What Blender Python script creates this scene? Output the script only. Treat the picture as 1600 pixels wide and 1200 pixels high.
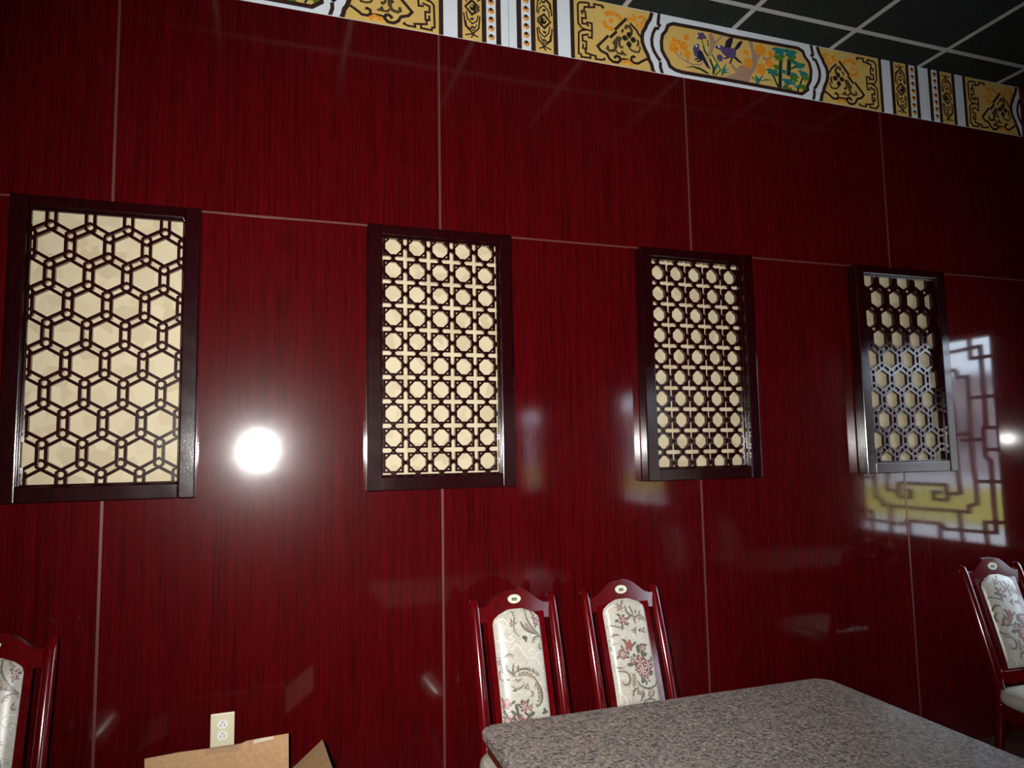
import bpy, bmesh, math, random
from mathutils import Vector, Matrix

for o in list(bpy.data.objects):
    bpy.data.objects.remove(o, do_unlink=True)
S = bpy.context.scene
COL = S.collection
random.seed(4)
H = 1.53                      # camera height above the floor; wall front is the plane y = 0

# ---------------------------------------------------------------- camera
cam_d = bpy.data.cameras.new('camera')
cam = bpy.data.objects.new('camera', cam_d)
COL.objects.link(cam)
right = Vector((0.94675, -0.32147, -0.01783))
down = Vector((0.01304, 0.09361, -0.99552))
fwd = Vector((0.32170, 0.94228, 0.09282))
CAM = Vector((0.556, -2.844, H))
M = Matrix.Identity(4)
for i in range(3):
    M[i][0], M[i][1], M[i][2], M[i][3] = right[i], -down[i], -fwd[i], CAM[i]
cam.matrix_world = M
cam_d.sensor_width = 36
cam_d.lens = 1107.44 / 1600 * 36
cam_d.clip_start = 0.02
cam_d.clip_end = 300
S.camera = cam

# ---------------------------------------------------------------- daylight outside
W = bpy.data.worlds.new('overcast_sky')
S.world = W
W.use_nodes = True
bg = W.node_tree.nodes['Background']
bg.inputs['Color'].default_value = (0.74, 0.82, 1.0, 1)
bg.inputs['Strength'].default_value = 12.5

# ---------------------------------------------------------------- the camera's flash
fl_d = bpy.data.lights.new('camera_flash', 'SPOT')
fl_d.energy = 590
fl_d.color = (1.0, 0.985, 0.95)
fl_d.spot_size = math.radians(100)
fl_d.spot_blend = 1.0
fl_d.shadow_soft_size = 0.018
flash = bpy.data.objects.new('camera_flash', fl_d)
COL.objects.link(flash)
FM = M.copy()
FP = CAM + Vector((-0.085, 0.02, 0.03))
for i in range(3):
    FM[i][3] = FP[i]
flash.matrix_world = FM

S.view_settings.view_transform = 'Standard'
S.view_settings.look = 'None'
S.view_settings.gamma = 1
S.view_settings.use_curve_mapping = False
S.view_settings.exposure = 0.0

ART_HALF = [('fret','s','brown',2,0.0091,[(0.3543,0.1567),(0.34,0.1748),(0.3399,0.2661),(0.3511,0.2787),(0.3906,0.2839),(0.3987,0.2802),(0.3954,0.2625),(0.4256,0.2684),(0.4234,0.2838),(0.4647,0.284),(0.4714,0.2773),(0.4629,0.2717)]),('fret','s','brown',2,0.0091,[(0.3954,0.2633),(0.3749,0.2604),(0.3703,0.2406),(0.3593,0.2359),(0.3629,0.2222)]),('fret','s','brown',2,0.0091,[(0.3702,0.2393),(0.3783,0.2369),(0.38,0.2045),(0.3597,0.2033),(0.3602,0.176),(0.3819,0.1775),(0.3849,0.1859),(0.4094,0.1852),(0.4096,0.1486),(0.4077,0.113),(0.3855,0.1156)]),('fret','s','brown',2,0.0091,[(0.3846,0.1754),(0.3953,0.1695)]),('fret','s','brown',2,0.0091,[(0.3542,0.1541),(0.3757,0.1502),(0.4082,0.1484)]),('fret','s','brown',2,0.0091,[(0.3756,0.1476),(0.3538,0.141),(0.3413,0.1283),(0.3384,0.027),(0.3503,0.0239),(0.3513,0.0124),(0.3986,0.014),(0.3964,0.0318),(0.3736,0.0356),(0.3728,0.0536)]),('fret','s','brown',2,0.0091,[(0.3913,0.1283),(0.3599,0.1187),(0.3604,0.0916),(0.3793,0.0911),(0.3782,0.0545),(0.3607,0.0567),(0.3627,0.0777)]),('fret','s','brown',2,0.0091,[(0.3964,0.0318),(0.4262,0.0278),(0.4231,0.0143),(0.4558,0.0146),(0.4711,0.0198),(0.4659,0.0267)]),('fan_outline','s','brown',2,0.0143,[(0.5919,0.2439),(0.5291,0.1758)]),('fan_outline','s','brown',2,0.0143,[(0.5386,0.1696),(0.5025,0.1327)]),('fan_outline','s','brown',2,0.013,[(0.4945,0.141),(0.436,0.079),(0.4518,0.0595),(0.4845,0.0482),(0.4948,0.0277),(0.5137,0.0152),(0.5388,0.0154),(0.5532,0.0297),(0.5482,0.0446),(0.5343,0.0475),(0.5243,0.0392),(0.5297,0.0341)]),('fan_outline','s','brown',2,0.0091,[(0.5505,0.0305),(0.5619,0.0377),(0.5844,0.0389),(0.6125,0.0357)]),('fan_outline','s','brown',2,0.0117,[(0.633,0.0551),(0.6247,0.0603),(0.6132,0.0543),(0.6112,0.0394),(0.6235,0.0283),(0.6462,0.0281),(0.6638,0.0403),(0.6755,0.0476),(0.696,0.0591)]),('fan_outline','s','brown',2,0.0104,[(0.611,0.2242),(0.6468,0.1921),(0.6507,0.1821),(0.6699,0.1601)]),('fan_flower','c','black',3,0.0138,[(0.6031,0.1641)]),('fan_flower','c','black',3,0.0137,[(0.5798,0.1439)]),('fan_flower','c','black',3,0.0138,[(0.625,0.1427)]),('fan_flower','c','black',3,0.0138,[(0.6013,0.1159)]),('fan_flower','c','black',3,0.0099,[(0.6036,0.1402)]),('fan_flower','c','gold',4,0.0072,[(0.6036,0.1389)]),('fan_scroll','s','olive',2,0.0182,[(0.5627,0.1369),(0.5445,0.1376),(0.5326,0.1183),(0.5301,0.0862)]),('fan_scroll','s','olive',2,0.013,[(0.5302,0.0889),(0.5213,0.0716),(0.4989,0.0664),(0.4854,0.0758),(0.4914,0.09)]),('fan_scroll','s','olive',2,0.0117,[(0.5512,0.1295),(0.5502,0.103),(0.5583,0.0938),(0.5697,0.0971)]),('fan_scroll','s','olive',2,0.0091,[(0.5297,0.0757),(0.5404,0.0617),(0.5628,0.0616),(0.5852,0.0615)]),('fan_scroll','s','olive',2,0.0117,[(0.5155,0.1047),(0.5344,0.1292)]),('fan_scroll','s','olive',2,0.0143,[(0.6146,0.1675),(0.6182,0.1895),(0.6075,0.2062),(0.5905,0.2057),(0.5843,0.1899)]),('fan_scroll','s','olive',2,0.0117,[(0.5729,0.1865),(0.5652,0.1692)]),('fan_scroll','s','olive',2,0.0091,[(0.5982,0.1087),(0.6117,0.0899),(0.6313,0.084),(0.6513,0.0861),(0.6605,0.1037),(0.6582,0.1166)]),('fan_scroll','s','olive',2,0.0117,[(0.6479,0.1468),(0.6529,0.129),(0.6438,0.1141)]),('fan_scroll','s','olive',2,0.0104,[(0.557,0.0566),(0.5646,0.0738),(0.574,0.0622)]),('orange_scroll','s','orange',2,0.0182,[(0.566,0.2305),(0.5498,0.2487),(0.5193,0.2575),(0.4887,0.2555)]),('orange_scroll','s','orange',2,0.0234,[(0.5082,0.258),(0.4884,0.2476),(0.4936,0.238)]),('orange_scroll','s','orange',2,0.0195,[(0.4734,0.213),(0.4781,0.1875),(0.4971,0.1765),(0.5236,0.1801)]),('orange_scroll','s','orange',2,0.0208,[(0.5015,0.2236),(0.5177,0.2108)]),('orange_scroll','s','orange',2,0.013,[(0.597,0.2283),(0.6063,0.2487),(0.6204,0.246),(0.6315,0.2401),(0.6409,0.2607),(0.6211,0.2649)]),('orange_scroll','s','orange',2,0.013,[(0.6581,0.2626),(0.6814,0.2697),(0.694,0.26),(0.6744,0.2374),(0.6675,0.2093)]),('orange_scroll','s','orange',2,0.0104,[(0.6485,0.2353),(0.6509,0.2075)]),('orange_scroll','s','orange',2,0.013,[(0.5587,0.0267),(0.5697,0.0206),(0.5812,0.0291),(0.5982,0.032),(0.609,0.0179),(0.6155,0.0269)]),('wavy_line','s','brown',3,0.019,[(0.7318,0.2996),(0.7202,0.2649),(0.7017,0.2371),(0.6937,0.2168),(0.6783,0.1925),(0.6731,0.1674),(0.6734,0.1407),(0.6837,0.1104),(0.6998,0.0811),(0.7074,0.0556),(0.7182,0.0388),(0.7256,0.0079),(0.7323,-0.0043)]),('wavy_line','s','brown',3,0.016,[(0.7713,0.3018),(0.7655,0.268),(0.7632,0.2486),(0.7775,0.239)]),('wavy_line','s','brown',3,0.016,[(0.7683,0.2292),(0.746,0.221),(0.7333,0.1944),(0.7248,0.1632),(0.7263,0.1312),(0.7354,0.106),(0.7546,0.077),(0.7685,0.0619)]),('wavy_line','s','brown',3,0.016,[(0.7682,0.0565),(0.7671,0.0308),(0.7774,-0.0024)])]
ART_MED = [('medallion','s','brown',2,0.006,[(0.1369,0.1438),(0.1689,0.1817),(0.2014,0.1502),(0.1712,0.1158),(0.1369,0.1438)]),('medallion','s','brown',2,0.006,[(0.1422,0.12),(0.1493,0.0908),(0.1703,0.0755),(0.1923,0.0986),(0.197,0.1302)]),('medallion','s','brown',2,0.005,[(0.1489,0.0755),(0.1656,0.0442),(0.1953,0.0609),(0.1999,0.0885)]),('medallion','s','brown',2,0.007,[(0.1351,0.1149),(0.1408,0.0588),(0.1673,0.0312),(0.2012,0.062),(0.2085,0.1208)]),('medallion','s','brown',2,0.006,[(0.1437,0.0175),(0.1711,0.0292),(0.2021,0.0201)]),('medallion','s','brown',2,0.006,[(0.1595,0.0298),(0.1765,0.0119)]),('medallion','s','brown',2,0.01,[(0.1631,0.101),(0.1785,0.0961)]),('medallion','s','brown',2,0.009,[(0.1622,0.0626),(0.1776,0.0578)]),('medallion','c','black',3,0.0148,[(0.1662,0.1513)]),('medallion','c','gold',4,0.0045,[(0.171,0.156)])]
ART_CART = [(1.0603,0.268),(0.8468,0.265),(0.8168,0.2504),(0.8058,0.2214),(0.7853,0.1968),(0.7773,0.1596),(0.7788,0.1183),(0.7937,0.0912),(0.8089,0.07),(0.8206,0.0423),(0.8492,0.0291),(0.8881,0.0236),(1.153,0.0255),(1.602,0.0221),(1.6407,0.0505),(1.6378,0.0675),(1.661,0.1059),(1.6689,0.1597),(1.6594,0.2001),(1.6327,0.2307),(1.6222,0.257),(1.5903,0.2689),(1.166,0.2623)]
ART_LAND = [('tree','f','trunk',2,0,[(1.1313,0.0387),(1.2009,0.0733),(1.2524,0.1086),(1.2889,0.1417),(1.3022,0.1711),(1.2969,0.211),(1.284,0.2547),(1.3072,0.2554),(1.3164,0.2144),(1.3311,0.1999),(1.3789,0.2149),(1.3699,0.1963),(1.3454,0.1784),(1.3317,0.1454),(1.3177,0.1058),(1.297,0.0821),(1.271,0.0324),(1.131,0.0337)]),('tree','f','trunk',2,0,[(1.0494,0.2553),(1.0698,0.256),(1.0832,0.2185),(1.1245,0.2536),(1.1319,0.2503),(1.0841,0.2018),(1.0684,0.1624),(1.0424,0.1184),(1.0322,0.1166),(1.056,0.1846)]),('tree','s','trunk',2,0.0078,[(0.8533,0.1192),(0.8785,0.0996),(0.9172,0.0822),(0.9498,0.0726),(0.9901,0.0793),(1.0076,0.0943)]),('tree','s','trunk',2,0.0078,[(0.8854,0.1068),(0.8882,0.1312)]),('tree','s','trunk',2,0.0078,[(0.9222,0.083),(0.9214,0.1009)]),('tree','s','trunk',2,0.0156,[(1.1728,0.1122),(1.2051,0.0807),(1.2255,0.1041),(1.2528,0.1154)]),('tree','s','trunk',2,0.0156,[(1.3691,0.1824),(1.3898,0.1688),(1.4125,0.1864)]),('orange_blossom','c','orange',3,0.017,[(0.8479,0.1811)]),('orange_blossom','c','orange',3,0.0284,[(0.8445,0.1416)]),('orange_blossom','c','orange',3,0.0268,[(0.9011,0.1605)]),('orange_blossom','c','orange',3,0.0153,[(0.8787,0.1746)]),('orange_blossom','c','orange',3,0.0173,[(0.9198,0.2075)]),('orange_blossom','c','orange',3,0.023,[(0.9207,0.1218)]),('orange_blossom','c','orange',3,0.0342,[(1.3536,0.2174)]),('orange_blossom','c','orange',3,0.0291,[(1.2771,0.1363)]),('orange_blossom','c','orange',3,0.0207,[(1.4196,0.2048)]),('orange_blossom','c','orange',3,0.0252,[(1.4046,0.1542)]),('orange_blossom','c','orange',3,0.0319,[(1.3532,0.115)]),('orange_blossom','c','orange',3,0.0178,[(1.2667,0.1888)]),('perched_bird','f','purple',3,0,[(0.9537,0.1546),(0.9613,0.1741),(0.9785,0.1847),(0.9918,0.1825),(0.9891,0.1608),(1.0069,0.1487),(1.0191,0.1235),(1.0376,0.0902),(1.0498,0.065),(1.0267,0.0733),(1.008,0.1035),(0.9847,0.1056),(0.959,0.1254)]),('perched_bird','f','ink',4,0,[(0.9768,0.1496),(1.0035,0.1481),(1.0191,0.1235),(1.0482,0.0662),(1.0285,0.0766),(1.0082,0.1065),(0.9815,0.1081)]),('perched_bird','c','white',5,0.0054,[(0.9736,0.1723)]),('perched_bird','s','ink',2,0.0078,[(0.9628,0.1019),(0.9849,0.1101)]),('perched_bird','s','ink',2,0.0078,[(0.9741,0.0932),(1.0013,0.1038)]),('flying_bird','f','purple',3,0,[(1.0815,0.1845),(1.0942,0.199),(1.1183,0.2017),(1.1421,0.1966),(1.1907,0.199),(1.2077,0.1926),(1.2024,0.1608),(1.184,0.1423),(1.1531,0.1463),(1.133,0.1551),(1.1135,0.1763),(1.0966,0.1795)]),('flying_bird','f','ink',4,0,[(1.1402,0.1948),(1.1472,0.2284),(1.1655,0.2471),(1.1923,0.2596),(1.1892,0.2358),(1.1732,0.1975)]),('flying_bird','f','ink',4,0,[(1.1966,0.2003),(1.2214,0.2351),(1.2413,0.2488),(1.2465,0.2395),(1.2276,0.2091),(1.2095,0.1924)]),('flying_bird','f','ink',4,0,[(1.19,0.1487),(1.2018,0.1574),(1.242,0.1271),(1.2193,0.13)]),('flying_bird','c','white',5,0.0063,[(1.1041,0.1925)]),('flying_bird','s','ink',2,0.0078,[(1.1319,0.135),(1.16,0.1459)]),('flying_bird','s','ink',2,0.0091,[(1.1805,0.1417),(1.1652,0.1145)]),('flying_bird','f','ink',4,0,[(1.0815,0.1845),(1.0941,0.1974),(1.0966,0.1801)]),('purple_blossom','f','purple',3,0,[(0.9849,0.2466),(1.0016,0.2436),(1.0154,0.2506),(1.0265,0.2374),(1.0375,0.2211),(1.0138,0.2183),(1.0064,0.2064),(0.9967,0.2138),(0.9764,0.2101),(0.9906,0.2248)]),('purple_blossom','c','purple',3,0.0179,[(1.1078,0.134)]),('grass_leaf','f','dgreen',3,0,[(0.8992,0.0508),(0.9494,0.065),(0.9926,0.0631),(1.0255,0.0504),(1.0434,0.0382),(1.0283,0.0388),(0.9888,0.0535),(0.9491,0.059)]),('grass_leaf','f','teal',3,0,[(1.0673,0.0436),(1.0711,0.0836),(1.0982,0.114),(1.0878,0.0773)]),('grass_leaf','f','teal',3,0,[(1.1128,0.0357),(1.1148,0.0726),(1.1445,0.1141),(1.1356,0.0759),(1.1675,0.0934),(1.1351,0.0667),(1.1661,0.0687),(1.1276,0.0563)]),('grass_leaf','s','dgreen',3,0.0091,[(1.0655,0.0402),(1.0672,0.0739),(1.0493,0.1195)]),('grass_leaf','s','dgreen',3,0.0078,[(1.0152,0.1805),(1.0206,0.1541),(1.0398,0.1331)]),('grass_leaf','s','green',3,0.0078,[(1.0406,0.2155),(1.044,0.1825)]),('grass_leaf','s','green',3,0.0078,[(1.0608,0.1458),(1.0861,0.1105),(1.1079,0.0714),(1.0756,0.0388)]),('grass_leaf','s','green',3,0.0052,[(1.0098,0.207),(1.0152,0.1805)]),('grass_leaf','f','teal',3,0,[(1.3171,0.0312),(1.3163,0.0818),(1.3344,0.061),(1.3632,0.086),(1.3453,0.0492),(1.3287,0.0313)]),('grass_leaf','f','green',3,0,[(1.3453,0.0492),(1.3737,0.0673),(1.4209,0.0679),(1.3732,0.0587)]),('grass_leaf','f','green',3,0,[(1.2919,0.061),(1.3001,0.0691),(1.3181,0.0483)]),('bamboo_stalk','f','dgreen',3,0,[(1.4675,0.1785),(1.4877,0.1818),(1.4741,0.0335),(1.4535,0.0337)]),('bamboo_stalk','f','dgreen',3,0,[(1.521,0.2013),(1.5455,0.2054),(1.5354,0.1137),(1.5108,0.1063)]),('bamboo_stalk','s','dgreen',3,0.0091,[(1.4264,0.0927),(1.4544,0.0356)]),('bamboo_stalk','s','dgreen',3,0.0091,[(1.4822,0.0365),(1.5366,0.0724)]),('bamboo_stalk','s','dgreen',3,0.0091,[(1.5744,0.0334),(1.6123,0.1121)]),('bamboo_stalk','s','dgreen',3,0.0091,[(1.5418,0.1493),(1.588,0.1743)])]
ART_LEAF = [((1.4715,0.2413),0.0487,'teal'),((1.4691,0.2029),0.0384,'green'),((1.5419,0.2431),0.0472,'teal'),((1.5441,0.2156),0.0349,'green'),((1.5648,0.1913),0.0246,'teal'),((1.4201,0.1191),0.038,'teal'),((1.4432,0.1091),0.0261,'green'),((1.5926,0.182),0.0351,'teal'),((1.6153,0.1858),0.0228,'green'),((1.5112,0.0822),0.0365,'teal'),((1.555,0.1065),0.0369,'green'),((1.5562,0.124),0.0246,'teal'),((1.6183,0.141),0.0353,'teal'),((1.6332,0.1189),0.0311,'green'),((1.5145,0.0415),0.0304,'green'),((1.6132,0.0671),0.0331,'green'),((1.5722,0.0607),0.0184,'teal'),((1.4497,0.1479),0.0261,'green'),((1.4924,0.1309),0.0243,'teal'),((1.5489,0.0744),0.0183,'teal')]

# ================================================================ materials
def new_mat(name):
    m = bpy.data.materials.new(name)
    m.use_nodes = True
    nt = m.node_tree
    return m, nt, nt.nodes['Principled BSDF']

def setp(b, **k):
    names = dict(color='Base Color', rough='Roughness', spec='Specular IOR Level', coat='Coat Weight',
                 crough='Coat Roughness', metal='Metallic')
    for a, v in k.items():
        b.inputs[names[a]].default_value = (*v, 1) if a == 'color' else v

def flat(name, color, rough=0.5, spec=0.5, coat=0.0, crough=0.03, var=0.12, scale=40, metal=0.0):
    m, nt, b = new_mat(name)
    setp(b, rough=rough, spec=spec, coat=coat, crough=crough, metal=metal)
    tc = nt.nodes.new('ShaderNodeTexCoord')
    n = nt.nodes.new('ShaderNodeTexNoise')
    n.inputs['Scale'].default_value = scale
    n.inputs['Detail'].default_value = 4
    nt.links.new(tc.outputs['Object'], n.inputs['Vector'])
    r = nt.nodes.new('ShaderNodeValToRGB')
    r.color_ramp.elements[0].position = 0.3
    r.color_ramp.elements[1].position = 0.7
    r.color_ramp.elements[0].color = (*[c * (1 - var) for c in color], 1)
    r.color_ramp.elements[1].color = (*[min(1, c * (1 + var)) for c in color], 1)
    nt.links.new(n.outputs['Fac'], r.inputs['Fac'])
    nt.links.new(r.outputs['Color'], b.inputs['Base Color'])
    return m

def grain(name, dark, light, rough, coat, crough, scale=(55, 55, 1.6), spec=0.5, rvar=0.03, mixlo=0.25, mixhi=0.75, per_object=True, bump=0.0):
    """lacquered wood-grain laminate, streaks along the axis with the small scale"""
    m, nt, b = new_mat(name)
    setp(b, rough=rough, spec=spec, coat=coat, crough=crough)
    N, L = nt.nodes, nt.links
    tc = N.new('ShaderNodeTexCoord')
    mp = N.new('ShaderNodeMapping')
    mp.inputs['Scale'].default_value = scale
    L.new(tc.outputs['Object'], mp.inputs['Vector'])
    if per_object:
        oi = N.new('ShaderNodeObjectInfo')
        mu = N.new('ShaderNodeMath'); mu.operation = 'MULTIPLY'; mu.inputs[1].default_value = 70
        cb = N.new('ShaderNodeCombineXYZ')
        L.new(oi.outputs['Random'], mu.inputs[0])
        L.new(mu.outputs[0], cb.inputs[0]); L.new(mu.outputs[0], cb.inputs[1])
        L.new(cb.outputs[0], mp.inputs['Location'])
    n1 = N.new('ShaderNodeTexNoise'); n1.inputs['Scale'].default_value = 1.0
    n1.inputs['Detail'].default_value = 6; n1.inputs['Roughness'].default_value = 0.72
    n1.inputs['Distortion'].default_value = 0.5
    L.new(mp.outputs[0], n1.inputs['Vector'])
    mp2 = N.new('ShaderNodeMapping'); mp2.inputs['Scale'].default_value = (3.5, 3.5, 6.0)
    L.new(mp.outputs[0], mp2.inputs['Vector'])
    n2 = N.new('ShaderNodeTexNoise'); n2.inputs['Scale'].default_value = 1.0; n2.inputs['Detail'].default_value = 3
    L.new(mp2.outputs[0], n2.inputs['Vector'])
    mx = N.new('ShaderNodeMath'); mx.operation = 'MULTIPLY_ADD'; mx.inputs[1].default_value = 0.45
    sc = N.new('ShaderNodeMath'); sc.operation = 'MULTIPLY'; sc.inputs[1].default_value = 0.55
    L.new(n1.outputs['Fac'], sc.inputs[0])
    L.new(n2.outputs['Fac'], mx.inputs[0]); L.new(sc.outputs[0], mx.inputs[2])
    r = N.new('ShaderNodeValToRGB')
    r.color_ramp.elements[0].position = mixlo + 0.12
    r.color_ramp.elements[1].position = mixhi - 0.12
    r.color_ramp.elements[0].color = (*dark, 1)
    r.color_ramp.elements[1].color = (*light, 1)
    L.new(mx.outputs[0], r.inputs['Fac'])
    L.new(r.outputs['Color'], b.inputs['Base Color'])
    # faint wipe marks in the polish
    n3 = N.new('ShaderNodeTexNoise'); n3.inputs['Scale'].default_value = 9; n3.inputs['Detail'].default_value = 5
    L.new(tc.outputs['Object'], n3.inputs['Vector'])
    mr = N.new('ShaderNodeMapRange')
    mr.inputs['From Min'].default_value = 0.3; mr.inputs['From Max'].default_value = 0.7
    mr.inputs['To Min'].default_value = rough - rvar; mr.inputs['To Max'].default_value = rough + rvar
    L.new(n3.outputs['Fac'], mr.inputs['Value'])
    L.new(mr.outputs[0], b.inputs['Roughness'])
    if bump:
        mpb = N.new('ShaderNodeMapping'); mpb.inputs['Scale'].default_value = (700, 700, 160)
        L.new(tc.outputs['Object'], mpb.inputs['Vector'])
        nb = N.new('ShaderNodeTexNoise'); nb.inputs['Scale'].default_value = 1.0; nb.inputs['Detail'].default_value = 1
        L.new(mpb.outputs[0], nb.inputs['Vector'])
        bp = N.new('ShaderNodeBump'); bp.inputs['Strength'].default_value = bump; bp.inputs['Distance'].default_value = 0.001
        L.new(nb.outputs['Fac'], bp.inputs['Height']); L.new(bp.outputs[0], b.inputs['Normal'])
    return m

def paper_mat():
    """cream wallpaper embossed with overlapping ribbed leaves"""
    m, nt, b = new_mat('cream_paper')
    N, L = nt.nodes, nt.links
    setp(b, rough=0.7, spec=0.2)
    tc = N.new('ShaderNodeTexCoord')
    v = N.new('ShaderNodeTexVoronoi'); v.inputs['Scale'].default_value = 17
    L.new(tc.outputs['Object'], v.inputs['Vector'])
    sep = N.new('ShaderNodeSeparateColor'); L.new(v.outputs['Color'], sep.inputs[0])
    # ribs at an angle of each leaf's own
    sx = N.new('ShaderNodeSeparateXYZ'); L.new(tc.outputs['Object'], sx.inputs[0])
    ang = N.new('ShaderNodeMath'); ang.operation = 'MULTIPLY'; ang.inputs[1].default_value = 6.28
    L.new(sep.outputs[0], ang.inputs[0])
    cs = N.new('ShaderNodeMath'); cs.operation = 'COSINE'; L.new(ang.outputs[0], cs.inputs[0])
    sn = N.new('ShaderNodeMath'); sn.operation = 'SINE'; L.new(ang.outputs[0], sn.inputs[0])
    a = N.new('ShaderNodeMath'); a.operation = 'MULTIPLY'; L.new(sx.outputs[0], a.inputs[0]); L.new(cs.outputs[0], a.inputs[1])
    c = N.new('ShaderNodeMath'); c.operation = 'MULTIPLY'; L.new(sx.outputs[2], c.inputs[0]); L.new(sn.outputs[0], c.inputs[1])
    ad = N.new('ShaderNodeMath'); ad.operation = 'ADD'; L.new(a.outputs[0], ad.inputs[0]); L.new(c.outputs[0], ad.inputs[1])
    fr = N.new('ShaderNodeMath'); fr.operation = 'MULTIPLY'; fr.inputs[1].default_value = 1050; L.new(ad.outputs[0], fr.inputs[0])
    s2 = N.new('ShaderNodeMath'); s2.operation = 'SINE'; L.new(fr.outputs[0], s2.inputs[0])
    r = N.new('ShaderNodeValToRGB')
    r.color_ramp.elements[0].position = 0.0; r.color_ramp.elements[0].color = (0.50, 0.41, 0.265, 1)
    r.color_ramp.elements[1].position = 0.75; r.color_ramp.elements[1].color = (0.59, 0.505, 0.34, 1)
    L.new(sep.outputs[1], r.inputs['Fac'])
    mr = N.new('ShaderNodeMapRange'); mr.inputs['From Min'].default_value = -1; mr.inputs['To Min'].default_value = 0.74
    L.new(s2.outputs[0], mr.inputs['Value'])
    mix = N.new('ShaderNodeMix'); mix.data_type = 'RGBA'; mix.blend_type = 'MULTIPLY'; mix.inputs['Factor'].default_value = 1
    L.new(r.outputs['Color'], mix.inputs['A']); L.new(mr.outputs[0], mix.inputs['B'])
    L.new(mix.outputs['Result'], b.inputs['Base Color'])
    bp = N.new('ShaderNodeBump'); bp.inputs['Strength'].default_value = 0.25; bp.inputs['Distance'].default_value = 0.001
    L.new(s2.outputs[0], bp.inputs['Height']); L.new(bp.outputs[0], b.inputs['Normal'])
    return m

def granite_mat():
    m, nt, b = new_mat('speckled_granite')
    N, L = nt.nodes, nt.links
    setp(b, rough=0.32, spec=0.35, coat=0.25, crough=0.08)
    tc = N.new('ShaderNodeTexCoord')
    v = N.new('ShaderNodeTexVoronoi'); v.inputs['Scale'].default_value = 170
    L.new(tc.outputs['Object'], v.inputs['Vector'])
    sep = N.new('ShaderNodeSeparateColor'); L.new(v.outputs['Color'], sep.inputs[0])
    n = N.new('ShaderNodeTexNoise'); n.inputs['Scale'].default_value = 75; n.inputs['Detail'].default_value = 3
    L.new(tc.outputs['Object'], n.inputs['Vector'])
    mx = N.new('ShaderNodeMath'); mx.operation = 'MULTIPLY_ADD'; mx.inputs[1].default_value = 0.45
    sc = N.new('ShaderNodeMath'); sc.operation = 'MULTIPLY'; sc.inputs[1].default_value = 0.6
    L.new(n.outputs['Fac'], sc.inputs[0]); L.new(sep.outputs[0], mx.inputs[0]); L.new(sc.outputs[0], mx.inputs[2])
    r = N.new('ShaderNodeValToRGB'); e = r.color_ramp.elements
    e[0].position = 0.25; e[0].color = (0.05, 0.05, 0.05, 1)
    e[1].position = 0.85; e[1].color = (0.46, 0.41, 0.36, 1)
    k = e.new(0.42); k.color = (0.145, 0.14, 0.13, 1)
    k = e.new(0.58); k.color = (0.25, 0.225, 0.20, 1)
    k = e.new(0.70); k.color = (0.32, 0.24, 0.21, 1)
    L.new(mx.outputs[0], r.inputs['Fac']); L.new(r.outputs['Color'], b.inputs['Base Color'])
    return m

def tile_mat():
    m, nt, b = new_mat('black_ceiling_tile')
    N, L = nt.nodes, nt.links
    setp(b, rough=0.9, spec=0.1)
    tc = N.new('ShaderNodeTexCoord')
    n = N.new('ShaderNodeTexNoise'); n.inputs['Scale'].default_value = 160; n.inputs['Detail'].default_value = 6
    n.inputs['Roughness'].default_value = 0.8
    L.new(tc.outputs['Object'], n.inputs['Vector'])
    r = N.new('ShaderNodeValToRGB')
    r.color_ramp.elements[0].position = 0.42; r.color_ramp.elements[0].color = (0.008, 0.010, 0.010, 1)
    r.color_ramp.elements[1].position = 0.72; r.color_ramp.elements[1].color = (0.055, 0.062, 0.055, 1)
    L.new(n.outputs['Fac'], r.inputs['Fac']); L.new(r.outputs['Color'], b.inputs['Base Color'])
    bp = N.new('ShaderNodeBump'); bp.inputs['Strength'].default_value = 0.5; bp.inputs['Distance'].default_value = 0.003
    L.new(n.outputs['Fac'], bp.inputs['Height']); L.new(bp.outputs[0], b.inputs['Normal'])
    return m

def glass_mat():
    m = bpy.data.materials.new('window_glass'); m.use_nodes = True
    nt = m.node_tree; N, L = nt.nodes, nt.links
    for n in list(N): N.remove(n)
    o = N.new('ShaderNodeOutputMaterial'); mix = N.new('ShaderNodeMixShader')
    t = N.new('ShaderNodeBsdfTransparent'); t.inputs[0].default_value = (0.93, 0.96, 0.95, 1)
    g = N.new('ShaderNodeBsdfGlossy'); g.inputs['Roughness'].default_value = 0.01
    lw = N.new('ShaderNodeLayerWeight'); lw.inputs[0].default_value = 0.5
    pw = N.new('ShaderNodeMath'); pw.operation = 'POWER'; pw.inputs[1].default_value = 5
    f = N.new('ShaderNodeMath'); f.operation = 'MULTIPLY_ADD'; f.inputs[1].default_value = 0.92; f.inputs[2].default_value = 0.04
    L.new(lw.outputs['Facing'], pw.inputs[0]); L.new(pw.outputs[0], f.inputs[0])
    L.new(f.outputs[0], mix.inputs[0]); L.new(t.outputs[0], mix.inputs[1]); L.new(g.outputs[0], mix.inputs[2])
    L.new(mix.outputs[0], o.inputs[0])
    return m

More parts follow.
